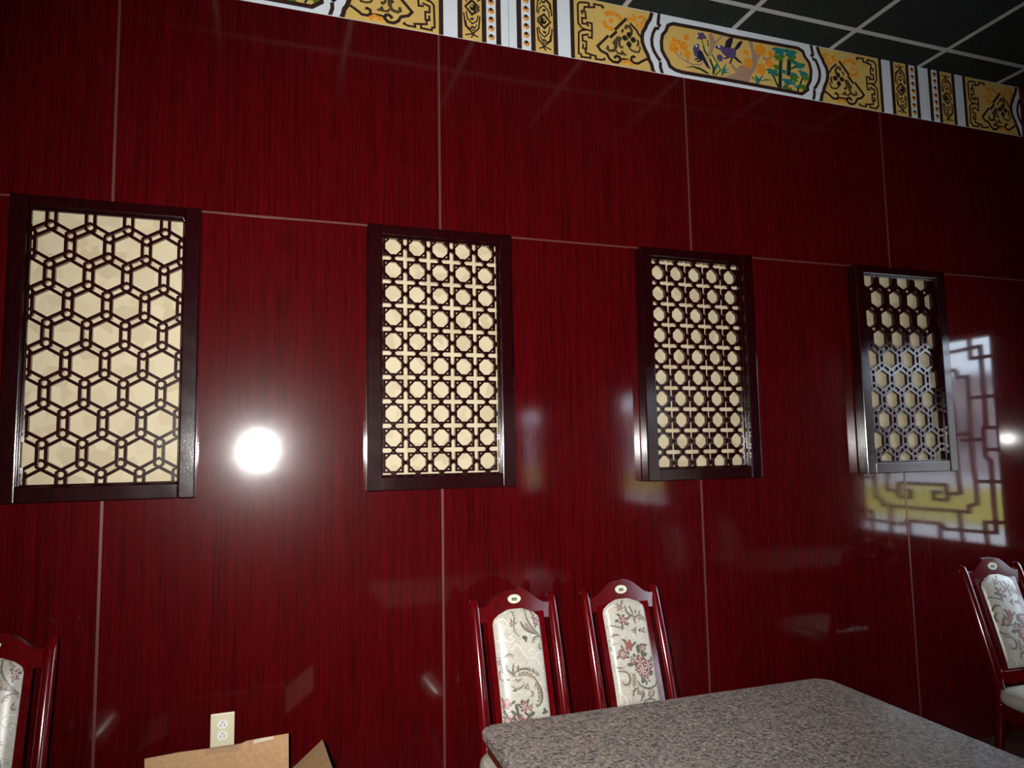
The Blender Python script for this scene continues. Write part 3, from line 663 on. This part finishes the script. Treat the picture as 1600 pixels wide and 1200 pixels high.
def lattice_panel(xc, style, phx, phz, label):
    root = empty('lattice_panel', (xc, 0, H)); tag(root, label, 'wall panel', 'framed lattice panels on the red wall')
    for s in (-1, 1):
        a, b = sorted((s * OW, s * IW))
        box('stile', a, b, -FD, -.0013, OZ0, OZ1, 'frame', root, bevel=.005, seg=3)
    box('rail', -IW + .0006, IW - .0006, -FD + .0015, -.0013, IZ1, OZ1 - .001, 'frame', root, bevel=.004, seg=3)
    box('rail', -IW + .0006, IW - .0006, -FD + .0015, -.0013, OZ0 + .001, IZ0, 'frame', root, bevel=.004, seg=3)
    # small bead moulding inside the opening
    q = .007
    for (x0, x1, z0, z1) in ((-IW, -IW + q, IZ0, IZ1), (IW - q, IW, IZ0, IZ1), (-IW + q, IW - q, IZ0, IZ0 + q), (-IW + q, IW - q, IZ1 - q, IZ1)):
        box('inner_bead', x0, x1, -.040, LY0 - .0005, z0, z1, 'frame', root, bevel=.002, seg=2)
    box('paper_backing', -IW, IW, -.006, -.002, IZ0, IZ1, 'paper', root)
    lat = empty('lattice', (0, 0, 0), parent=root)
    if style == 'hex':
        a, g, w = .1213, .0135, .0108
        rowh = a * math.sqrt(3) / 2
        R_ = (a / 2 - g) / math.cos(math.pi / 6); dr = w / 2 / math.cos(math.pi / 6)
        r_ = 2 * g / math.sqrt(3)
        so, si = [hexpts(0, 0, R_ + dr), hexpts(0, 0, R_ - dr)]
        to, ti = [hexpts(0, 0, r_ + .0052), hexpts(0, 0, r_ - .0052)]
        for k in range(-2, 12):
            z = phz - k * rowh
            for c in range(-5, 6):
                x = phx + c * a + (a / 2 if k % 2 else 0)
                put_ring('hexagon_ring', ('h', xc > 0 and 0), x, z, so, si, LY0, LY1, lat)
                for dz in (1, -1):
                    put_ring('small_hexagon_ring', 't', x, z + dz * a / math.sqrt(3), to, ti, LY0 + .0004, LY1 + .0003, lat)
    else:
        p, s, w = .0973, .0362, .0078
        sq = lambda h: [(-h, -h), (h, -h), (h, h), (-h, h)]
        nx = range(-4, 5)
        for k in range(-1, 12):
            for c in nx:
                put_ring('square_ring', 'q', phx + c * p, phz - k * p, sq(s + w / 2), sq(s - w / 2), LY0, LY1, lat)
        for sg in (1, -1):
            for k in range(-20, 21):
                # line through the points midway between neighbouring squares
                x0_, z0_ = phx + p / 2 + k * p, phz
                d = Vector((1, sg)).normalized(); n_ = Vector((-d.y, d.x)) * .0036
                pts = [Vector((x0_, z0_)) + d * t + n_ * e for t, e in ((-2, -1), (2, -1), (2, 1), (-2, 1))]
                bm = bmesh.new()
                f0 = [bm.verts.new((q_.x, LY0 + .0004, q_.y)) for q_ in pts]; f1 = [bm.verts.new((q_.x, LY1 + .0003, q_.y)) for q_ in pts]
                bm.faces.new(f0); bm.faces.new(f1[::-1])
                for i in range(4): bm.faces.new((f0[i], f0[(i+1) % 4], f1[(i+1) % 4], f1[i]))
                bmesh.ops.recalc_face_normals(bm, faces=bm.faces[:])
                bm, _ = clip_open(bm)
                if bm: from_bm('diagonal_bar', bm, 'lattice', lat)
    return root
lattice_panel(0.0, 'hex', -.185, .749, 'largest dark framed hexagon lattice wall panel, nearest, at the left edge')
lattice_panel(1.213, 'oct', .0005, .834, 'dark framed star and octagon lattice wall panel right of the white flash glare')
lattice_panel(2.435, 'oct', .001, .805, 'dark framed star and octagon lattice wall panel above the table, between two others')
lattice_panel(3.665, 'hex', -.13, .750, 'smallest dark framed hexagon lattice wall panel, farthest right, beside the window reflection')

# ================================================================ power outlet
ot = empty('power_outlet', (.407, 0, H - .978)); tag(ot, 'ivory double power outlet low on the red wall above the cardboard box', 'outlet')
box('cover_plate', -.040, .040, -.0055, 0, -.0575, .0575, 'ivory', ot, bevel=.003, seg=2)
for s in (1, -1):
    F = Flat(lambda u, v, d: (u, -.0055 - d, v))
    pts = []
    for k in range(24):
        a = 2 * math.pi * k / 24
        pts.append((.0172 * math.cos(a), s * .0195 + max(-.0145, min(.0145, .0172 * math.sin(a)))))
    F.prism(pts, -.001, .0022)
    rc = F.build('receptacle', 'whiteplastic', ot)
    F = Flat(lambda u, v, d: (u, -.0077 - d, v))
    for dx in (-.0063, .0063):
        F.prism([(dx - .0011, s * .0195 - .007), (dx + .0011, s * .0195 - .007), (dx + .0011, s * .0195 + .002), (dx - .0011, s * .0195 + .002)], -.0008, .0003)
    F.disc((0, s * .0195 + .0075), .0024, -.0008, .0003, n=8)
    F.build('slots', 'slot', rc)
F = Flat(lambda u, v, d: (u, -.0055 - d, v)); F.disc((0, 0), .0032, -.001, .001, n=10); F.build('screw', 'ivory', ot)

# ================================================================ dining chairs
def yback(z):
    """rear posts: straight below the seat, leaning back above it"""
    if z < .44: return .175 + .05 * (1 - z / .44) ** 1.5
    t = (z - .44) / (.985 - .44)
    return .175 + .165 * t ** 1.12
PADW, PZ0, PZ1 = .0955, .530, .918
def pad_outline(n=14):
    pts = [(-PADW * .98, PZ0), (PADW * .98, PZ0)]
    for k in range(n + 1):
        a = math.pi * k / n
        c = math.cos(a); s_ = math.sin(a)
        pts.append((PADW * math.copysign(abs(c) ** .62, c), PZ1 - .042 + .042 * s_ ** .8))
    return pts
def pad_bulge(x, z):
    ex = min(1, abs(x) / PADW); ez = min(1, max(0, (z - PZ0) / (PZ1 - PZ0)))
    e2 = abs(2 * ez - 1)
    return .004 + .022 * (1 - ex ** 2.6) ** .6 * (1 - e2 ** 8) ** .6
def pad_map(x, z, d): return (x, yback(z) - .011 - pad_bulge(x, z) - d, z)

PR1 = dict(box=((225, 590), (275, 240), (300, 650), (1100, 1050)))
def zoom_to_pad(x, y, tl, tr, bl, br):
    """picture sketch coordinates -> pad coordinates by inverse bilinear steps"""
    u, t = .5, .5
    for _ in range(12):
        px = (tl[0]*(1-u)+tr[0]*u)*(1-t) + (bl[0]*(1-u)+br[0]*u)*t
        py = (tl[1]*(1-u)+tr[1]*u)*(1-t) + (bl[1]*(1-u)+br[1]*u)*t
        u += (x - px) / 360; t += (y - py) / 830
    return ((u - .5) * 2 * PADW, PZ1 - .012 - t * (PZ1 - .012 - PZ0))
C1 = ((225, 262), (590, 222), (300, 1100), (652, 1055))
C2 = ((220, 235), (580, 205), (325, 1095), (672, 1035))
PRINT_A = dict(
  grey=[(9, [(475,205),(480,280),(510,340),(560,400),(590,430)]), (13, [(430,310),(450,350),(490,385),(560,410)]), (8, [(520,480),(530,440),(580,425),(600,450)]),
        (9, [(580,480),(570,510),(590,530)]), (13, [(320,640),(325,680),(350,700),(370,720)]), (9, [(370,630),(365,690),(380,730)]), (9, [(405,640),(400,690)]),
        (10, [(370,730),(390,690),(440,670),(500,680),(545,720)]), (7, [(380,740),(400,760),(420,740)]), (9, [(470,660),(490,690)]), (9, [(510,665),(525,700)]), (9, [(545,690),(550,730)]),
        (12, [(520,730),(550,780),(575,840),(575,900),(550,940),(525,940)]), (6, [(340,210),(370,240),(385,290),(375,340),(390,400),(420,430)]),
        (6, [(260,600),(310,580),(345,560),(375,580)]), (6, [(350,800),(400,820),(450,780)]), (8, [(490,830),(510,850),(500,880)])],
  tan=[(20, [(470,320),(500,370),(560,395)]), (22, [(400,720),(460,705),(520,740)]), (20, [(530,770),(560,840),(550,910)]), (14, [(500,210),(530,260),(560,350)])],
  pale=[(6, [(245,330),(275,300),(310,300),(330,330),(310,370)]), (6, [(240,480),(300,455),(360,470),(370,440),(340,430)]), (6, [(380,540),(370,510),(400,490),(430,520),(470,580),(540,600),(600,700)]),
        (6, [(480,560),(500,520),(540,540)]), (5, [(250,250),(300,240),(330,260)]), (6, [(530,590),(560,550),(600,560)])],
  leaf=[(20, [(440,430),(480,440)]), (18, [(380,930),(400,990)]), (22, [(420,900),(440,930)]), (18, [(470,900),(450,940)]), (18, [(390,980),(410,1030)]), (18, [(470,1030),(500,1000),(520,990)]), (16, [(590,960),(600,1000)]), (16, [(310,1000),(330,1030)]),
        (14, [(575,1000),(620,990)]), (12, [(460,425),(470,470)]), (10, [(360,830),(390,830)])],
  rose=[(0, (555, 310), 24), (0, (370, 325), 17), (0, (290, 730), 30), (0, (270, 635), 14), (0, (440, 945), 32), (0, (330, 1055), 26), (0, (400, 1055), 45), (0, (480, 1075), 35), (0, (465, 805), 14), (0, (485, 955), 18)],
  tulip=[(0, (318, 935), 36), (0, (430, 1050), 22)])
PRINT_B = dict(
  grey=[(13, [(400,250),(410,300),(440,330),(470,340)]), (9, [(430,250),(450,290),(460,330)]), (9, [(485,280),(490,320)]), (9, [(520,290),(515,330)]), (9, [(480,400),(465,370),(490,335),(540,330)]),
        (7, [(250,440),(270,420),(340,430),(365,450),(355,420)]), (10, [(260,560),(290,500),(340,490)]), (10, [(275,680),(270,620),(300,560)]), (8, [(290,740),(320,760),(360,755)]),
        (9, [(320,790),(380,790),(410,830),(400,880),(365,890),(360,865)]), (10, [(470,850),(490,890),(560,915),(630,880),(645,810)]), (9, [(430,980),(440,930),(480,910)]), (8, [(490,1020),(510,960),(500,930)]),
        (9, [(550,1000),(600,960),(590,920)]), (7, [(510,1050),(530,1010),(590,1000),(630,1030)]), (7, [(400,190),(370,240),(355,290)])],
  tan=[(18, [(500,360),(540,345),(570,360)]), (22, [(430,800),(445,850),(430,900)]), (24, [(460,930),(500,960)]), (18, [(520,940),(500,990)]), (20, [(570,930),(560,980)]), (14, [(275,610),(290,660)])],
  pale=[(6, [(245,330),(260,280),(320,240)]), (6, [(330,850),(360,830),(390,850)]), (6, [(340,960),(380,1000),(390,1060)]), (6, [(470,440),(450,500),(480,520)]), (5, [(330,1000),(350,1050)])],
  leaf=[(22, [(480,570),(490,640)]), (20, [(510,560),(520,590)]), (20, [(540,560),(535,590)]), (20, [(440,660),(460,650)]), (20, [(520,655),(560,640)]), (20, [(580,760),(600,720)]), (22, [(400,740),(410,720)]), (20, [(580,800),(600,780)]), (18, [(500,870),(520,850)]), (18, [(560,860),(570,850)]),
        (12, [(540,850),(540,890)]), (16, [(350,680),(390,660)]), (14, [(340,370),(310,380)]), (14, [(400,410),(420,390)]), (14, [(460,470),(480,440)]), (12, [(500,460),(520,440)])],
  rose=[(0, (375, 365), 34), (0, (350, 265), 18), (0, (360, 645), 32), (0, (495, 710), 48), (0, (560, 735), 40), (0, (510, 770), 40), (0, (545, 800), 32), (0, (435, 700), 20), (0, (545, 455), 15), (0, (465, 455), 16), (0, (525, 595), 26)],
  tulip=[(0, (412, 575), 36), (0, (500, 690), 20), (0, (480, 750), 20)])

def smooth_line(pts, n=4):
    if len(pts) < 3: return [(pts[0][0] + (pts[1][0]-pts[0][0])*k/n, pts[0][1] + (pts[1][1]-pts[0][1])*k/n) for k in range(n + 1)]
    P = [pts[0]] + list(pts) + [pts[-1]]
    out = []
    for i in range(1, len(P) - 2):
        a, b, c, d = (Vector(q) for q in P[i-1:i+3])
        for k in range(n):
            t = k / n
            out.append(tuple(.5 * (2*b + (c - a)*t + (2*a - 5*b + 4*c - d)*t*t + (3*b - a - 3*c + d)*t**3)))
    return out + [tuple(pts[-1])]
def pad_limit(x, z):
    zt = (z - (PZ1 - .042)) / .042
    hw = PADW * .97 if zt <= 0 else PADW * .94 * max(.02, 1 - min(1, zt) ** 1.25) ** .42
    return max(-hw, min(hw, x)), max(PZ0 + .004, min(PZ1 - .006, z))
def taper(F, pts, w, d):
    n = len(pts)
    for i in range(n - 1):
        a, b = Vector(pts[i]), Vector(pts[i + 1])
        if (b - a).length < 1e-6: continue
        t = (b - a).normalized(); nr = Vector((-t.y, t.x))
        wa = w * (.35 + .65 * math.sin(math.pi * min(1, (i + .15) / (n - .7)))) / 2
        wb = w * (.35 + .65 * math.sin(math.pi * min(1, (i + 1.15) / (n - .7)))) / 2
        F.prism([pad_limit(*(a - nr*wa)), pad_limit(*(b - nr*wb)), pad_limit(*(b + nr*wb)), pad_limit(*(a + nr*wa))], 0, d)
PRINT_NAME = {'pale': 'woven_scroll', 'tan': 'woven_plume', 'grey': 'woven_vine', 'leaf': 'woven_leaf', 'rose': 'woven_rose', 'tulip': 'woven_tulip'}
def chair_print(root_pad, P, corners, dx=0.0):
    lay = 0
    rnd = random.Random(5)
    sc = .2 / 360
    for kind in ('pale', 'tan', 'grey', 'leaf', 'rose', 'tulip'):
        lay += 1
        for ii, it in enumerate(P[kind]):
            F = Flat(pad_map)
            d = .0004 + lay * .00012 + (ii % 7) * .000015
            if it[0]:
                pts = [(a + dx, b) for a, b in (zoom_to_pad(x, y, *corners) for x, y in it[1])]
                taper(F, smooth_line(pts), it[0] * sc * 1.35, d)
                o = F.build(PRINT_NAME[kind], 'p_' + kind, root_pad)
                if kind in ('grey', 'tan'):
                    # hatching of fine fronds along the vine
                    F = Flat(pad_map)
                    fine = smooth_line(pts, 5)
                    for k in range(1, len(fine) - 1, 2):
                        a, b = Vector(fine[k]), Vector(fine[k + 1]); t = (b - a)
                        if t.length < 1e-5: continue
                        t.normalize(); nr = Vector((-t.y, t.x)) * (1 if ii % 2 else -1)
                        e = a + nr * rnd.uniform(.007, .012) + t * .006
                        taper(F, [tuple(a), tuple((a + e) / 2 + t * .001), tuple(e)], .0032, d + .00004)
                    if F.v: F.build('woven_frond', 'p_leaf' if kind == 'tan' else 'p_tan', root_pad)['kind'] = 'stuff'
            else:
                c = zoom_to_pad(*it[1], *corners); r = it[2] * sc
                c = pad_limit(c[0] + dx, c[1])
                np_ = 5 + ii % 3
                for k in range(np_):
                    a = 2 * math.pi * k / np_ + ii
                    tip = (c[0] + r * 1.05 * math.cos(a), c[1] + r * 1.05 * math.sin(a))
                    taper(F, [c, ((c[0] + tip[0]) / 2, (c[1] + tip[1]) / 2), tip], r * .85, d + k * .00001)
                o = F.build(PRINT_NAME[kind], 'p_' + kind, root_pad)
                F = Flat(pad_map)
                for k in range(np_):
                    a = 2 * math.pi * (k + .5) / np_ + ii
                    taper(F, [pad_limit(c[0] + r*.15*math.cos(a), c[1] + r*.15*math.sin(a)), pad_limit(c[0] + r*.8*math.cos(a + .35), c[1] + r*.8*math.sin(a + .35))], r * .22, d + .0002 + k * .00001)
                F.build('petal_highlight', 'p_pale' if kind == 'rose' else 'p_rose', root_pad)['kind'] = 'stuff'
                for k in range(3):
                    F = Flat(pad_map)
                    a = 2 * math.pi * k / 3 + ii * 1.7
                    p0 = (c[0] + r * .9 * math.cos(a), c[1] + r * .9 * math.sin(a)); p1 = (c[0] + r * 1.75 * math.cos(a + .3), c[1] + r * 1.75 * math.sin(a + .3))
                    taper(F, [p0, ((p0[0]+p1[0])/2, (p0[1]+p1[1])/2), p1], r * .5, d - .0001)
                    F.build('woven_leaf', 'p_leaf', root_pad)

def seat_mesh():
    """soft seat cushion, wider at the front, rounded edges"""
    bm = bmesh.new()
    n = 40
    def ring(scale, z):
        out = []
        for k in range(n):
            a = 2 * math.pi * k / n
            c, s_ = math.cos(a), math.sin(a)
            x = math.copysign(abs(c) ** .42, c); y = math.copysign(abs(s_) ** .42, s_)
            hw = .213 - .006 * y
            out.append(bm.verts.new((x * hw * scale, -.025 + y * .215 * scale, z)))
        return out
    prof = [(.965, .405), (1.0, .418), (1.005, .432), (.985, .450), (.93, .462), (.8, .470), (.5, .476), (.2, .478)]
    rs = [ring(s_, z) for s_, z in prof]
    for a, b in zip(rs, rs[1:]):
        for k in range(n): bm.faces.new((a[k], a[(k+1) % n], b[(k+1) % n], b[k]))
    bm.faces.new(rs[0][::-1]); bm.faces.new(rs[-1])
    return bm

def dining_chair(loc, rz, label, P, corners, dx=0.0):
    root = empty('dining_chair', loc, rz); tag(root, label, 'chair', 'red lacquered dining chairs')
    PX = .159
    for s in (-1, 1):
        bm = bmesh.new()
        zs = [0, .1, .25, .40, .46, .55, .65, .75, .85, .92, .945, .956, .961]
        rr = [.016, .018, .020, .022, .023, .023, .0225, .022, .0215, .021, .019, .014, .006]
        tube(bm, [(s * (PX + .012 * max(0, 1 - z / .45)), yback(z), z) for z in zs], rr, n=12)
        from_bm('rear_post', bm, 'chairwood', root, smooth=True)
        bm = bmesh.new()
        tube(bm, [(s * .188, -.205, 0), (s * .186, -.200, .2), (s * .184, -.195, .36), (s * .184, -.195, .40)], [.014, .018, .022, .022], n=12)
        from_bm('front_leg', bm, 'chairwood', root, smooth=True)
        box('stretcher', s * .176 - .008, s * .176 + .008, -.19, .19, .17, .195, 'chairwood', root, bevel=.003)
    bm = bmesh.new()
    for (x0, x1, y0, y1) in ((-.19, .19, -.215, -.190), (-.17, .17, .145, .165), (-.195, -.172, -.19, .150), (.172, .195, -.19, .150)):
        bm_box(bm, x0, x1, y0, y1, .345, .402)
    from_bm('seat_apron', bm, 'chairwood', root)
    from_bm('seat_cushion', seat_mesh(), 'fabric', root, smooth=True)
    # back: splat board, upholstered pad, crest rail, lower rail
    def sweep(name, outline_fn, z0, z1, n, th, off, par, mat='chairwood'):
        """board following the lean: outline_fn(z) -> half width"""
        V, Fc = [], []
        for i in range(n + 1):
            z = z0 + (z1 - z0) * i / n
            h = outline_fn(z); y = yback(z) + off
            V += [(-h, y - th, z), (h, y - th, z), (h, y, z), (-h, y, z)]
        for i in range(n):
            a, b = 4 * i, 4 * i + 4
            for k in range(4): Fc.append((a + k, a + (k+1) % 4, b + (k+1) % 4, b + k))
        Fc.append((3, 2, 1, 0)); Fc.append((4*n, 4*n+1, 4*n+2, 4*n+3))
        return obj(name, V, Fc, mat, par)
    sweep('splat_board', lambda z: .118, .485, .90, 8, .016, .006, root)
    # crest rail: camel-back top, arch over the pad
    ycrest = lambda z: yback(.925) + .176 * (z - .925)
    def rail(name, top, bot, hw, n, th, off, yback=yback):
        V, Fc = [], []
        for i in range(n + 1):
            x = -hw + 2 * hw * i / n
            zt, zb = top(x), bot(x)
            V += [(x, yback(zb) + off - th, zb), (x, yback(zt) + off - th, zt), (x, yback(zt) + off, zt), (x, yback(zb) + off, zb)]
        for i in range(n):
            a, b = 4 * i, 4 * i + 4
            for k in range(4): Fc.append((a + k, b + k, b + (k+1) % 4, a + (k+1) % 4))
        Fc.append((0, 1, 2, 3)); Fc.append((4*n+3, 4*n+2, 4*n+1, 4*n))
        return obj(name, V, Fc, 'chairwood', root)
    sm = lambda t: t * t * (3 - 2 * t)
    top = lambda x: .930 + .054 * sm(max(0, min(1, 1 - (abs(x) - .035) / .095))) + .004 * math.cos(min(1.57, abs(x) * 30))
    def bot(x):
        e = abs(x) / PADW
        if e < 1: return PZ1 - .042 + .042 * (1 - e ** 2.2) ** .6 - .004
        return .874
    cr = rail('crest_rail', top, bot, .148, 30, .024, .010, ycrest)
    # oval badge
    zb = .952
    F = Flat(lambda u, v, d: (u, ycrest(zb + v) - .014 - d, zb + v))
    F.disc((0, 0), .0265, -.002, .003, n=24, squash=.62); bdg = F.build('oval_badge', 'badge', cr)
    F = Flat(lambda u, v, d: (u, ycrest(zb + v) - .017 - d, zb + v))
    F.prism([(-.0125, .0005), (-.0065, .0045), (.0065, .0045), (.0125, .0005), (.0085, -.0065), (-.0085, -.0065)], -.001, .0006)
    F.build('badge_emblem', 'slot', bdg)
    for k in (-1, 0, 1):
        F = Flat(lambda u, v, d: (u, ycrest(zb + v) - .0176 - d, zb + v)); F.disc((k * .0048, -.0008 - abs(k) * .0008), .0014, -.0005, .0004, n=6); F.build('badge_dot', 'badge', bdg)
    rail('lower_rail', lambda x: .524, lambda x: .479 + .006 * math.cos(x * 40), .150, 14, .022, .008)
    # pad: domed grid clipped by its outline
    V, Fc = [], []
    nx, nz = 16, 22
    for j in range(nz + 1):
        z = PZ0 + (PZ1 - PZ0) * (j / nz) ** .97
        zt = (z - (PZ1 - .042)) / .042
        hw = PADW * (.98 + .02 * j / nz) if zt <= 0 else PADW * max(.02, (1 - min(1, zt) ** (1/.8) ** 1)) ** .42
        for i in range(nx + 1):
            t = -1 + 2 * i / nx
            x = hw * math.copysign(abs(t) ** .8, t)
            V.append(pad_map(x * .999, z, 0 if abs(t) < 1 and 0 < j < nz else -.006))
    for j in range(nz):
        for i in range(nx):
            a = j * (nx + 1) + i
            Fc.append((a, a + 1, a + nx + 2, a + nx + 1))
    pad = obj('back_pad', V, Fc, 'fabric', root, smooth=True)
    pad['label'] = 'cream brocade back pad with woven flowers'
    chair_print(pad, P, corners, dx)
    return root

CY = -.47
dining_chair((1.465, CY, 0), 0.0, 'red dining chair behind the table, nearer its left corner, dark emblem on oval badge', PRINT_A, C1)
dining_chair((1.932, CY, 0), math.radians(.5), 'red dining chair behind the table with greyish sheen on its crest rail', PRINT_B, C2)
dining_chair((-.248, -.48, 0), math.radians(2), 'red dining chair cut off by the left picture edge', PRINT_A, C1, .004)
dining_chair((3.728, -.68, 0), math.radians(-4), 'red dining chair cut off by the right picture edge, seat showing', PRINT_B, C2)
dining_chair((3.62, -1.98, 0), math.pi + .05, 'red dining chair facing the wall, left of two seen only as reflections', PRINT_A, C1)
dining_chair((4.20, -1.98, 0), math.pi - .05, 'red dining chair facing the wall, right of two seen only as reflections', PRINT_B, C2)

# ================================================================ granite tables
def rrect(x0, x1, y0, y1, r, n=6):
    p = []
    for cx, cy, a0 in ((x1 - r, y1 - r, 0), (x0 + r, y1 - r, 90), (x0 + r, y0 + r, 180), (x1 - r, y0 + r, 270)):
        for k in range(n + 1):
            a = math.radians(a0 + 90 * k / n); p.append((cx + r * math.cos(a), cy + r * math.sin(a)))
    return p
def slab(name, poly, z0, z1, mat, par, bev=0.0):
    bm = bmesh.new()
    a = [bm.verts.new((x, y, z0)) for x, y in poly]; b = [bm.verts.new((x, y, z1)) for x, y in poly]
    n = len(poly)
    bm.faces.new(a[::-1]); bm.faces.new(b)
    for i in range(n): bm.faces.new((a[i], a[(i+1) % n], b[(i+1) % n], b[i]))
    if bev:
        es = [e for e in bm.edges if abs(e.verts[0].co.z - e.verts[1].co.z) < 1e-6]
        bmesh.ops.bevel(bm, geom=es, offset=bev, segments=3, affect='EDGES', profile=.5)
    o = from_bm(name, bm, mat, par)
    return o
def table(loc, rz, label):
    t = empty('granite_table', loc, rz); tag(t, label, 'table', 'granite topped dining tables')
    hx, hy = .600, .375
    slab('granite_top', rrect(-hx, hx, -hy, hy, .035), .731, .752, 'granite', t, .008)
    slab('wood_edge', rrect(-hx + .012, hx - .012, -hy + .012, hy - .012, .03), .692, .731, 'tablewood', t, .004)
    for x in (-.36, .36):
        bm = bmesh.new(); tube(bm, [(x, 0, .03), (x, 0, .10), (x, 0, .40), (x, 0, .66), (x, 0, .692)], [.055, .04, .036, .04, .09], n=16)
        from_bm('pedestal', bm, 'slot', t, smooth=False)
        slab('foot', rrect(x - .05, x + .05, -.30, .30, .04), 0, .035, 'slot', t, .01)
    return t
table((1.722, -1.213, 0), math.radians(-.6), 'speckled grey granite table in front of the two chairs')
table((4.02, -1.34, 0), 0, 'speckled granite table at the right, seen only as a reflection')

# ================================================================ cardboard box under the outlet
cb = empty('cardboard_box', (.415, -.44, 0)); tag(cb, 'open brown cardboard box with raised torn flap below the outlet', 'box')
bx, by, bh, tk = .205, .17, .47, .004
box('box_bottom', -bx, bx, -by, by, .001, .005, 'card', cb)
box('box_side', -bx, bx, by - tk, by, .005, bh, 'card', cb)
box('box_side', -bx, bx, -by, -by + tk, .005, bh, 'card', cb)
box('box_side', -bx, -bx + tk, -by + tk, by - tk, .005, bh, 'card', cb)
box('box_side', bx - tk, bx, -by + tk, by - tk, .005, bh, 'card', cb)
F = Flat(lambda u, v, d: (u, by - d, v))
zt = .598
F.prism([(-bx - .012, bh), (bx + .008, bh), (bx + .006, zt + .006), (.135, zt + .004), (.080, zt + .001), (.066, zt - .004), (.030, zt - .007), (-.04, zt - .006), (-.12, zt - .005), (-bx - .014, zt - .010)], 0, tk)
bf = F.build('back_flap', 'card', cb)
F = Flat(lambda u, v, d: (u, by - tk - d, v)); F.prism([(.10, zt - .010), (.165, zt - .004), (.162, zt + .0045), (.104, zt + .002)], 0, .0006); F.build('tape_strip', 'tape', bf)
F = Flat(lambda u, v, d: (u, by - tk - d, v)); F.prism([(-.045, zt - .024), (.062, zt - .026), (.066, zt - .004), (.030, zt - .007), (-.04, zt - .006)], 0, .0010); F.build('torn_patch', 'cardedge', bf)
# right flap leaning outwards, left flap and front flap folded down
def quad_flap(name, p0, p1, p2, p3):
    a, b, c, d = map(Vector, (p0, p1, p2, p3)); n = (b - a).cross(d - a).normalized() * tk
    obj(name, [a, b, c, d, a + n, b + n, c + n, d + n], [(3,2,1,0), (4,5,6,7), (0,1,5,4), (1,2,6,5), (2,3,7,6), (3,0,4,7)], 'card', cb)
quad_flap('side_flap', (bx, by, bh), (bx, -by, bh), (bx + .135, -by, bh + .100), (bx + .118, by, bh + .095))
quad_flap('side_flap', (-bx, -by, bh), (-bx, by, bh), (-bx - .12, by, bh - .06), (-bx - .12, -by, bh - .06))
quad_flap('front_flap', (bx, -by, bh), (-bx, -by, bh), (-bx, -by - .07, bh - .11), (bx, -by - .07, bh - .11))
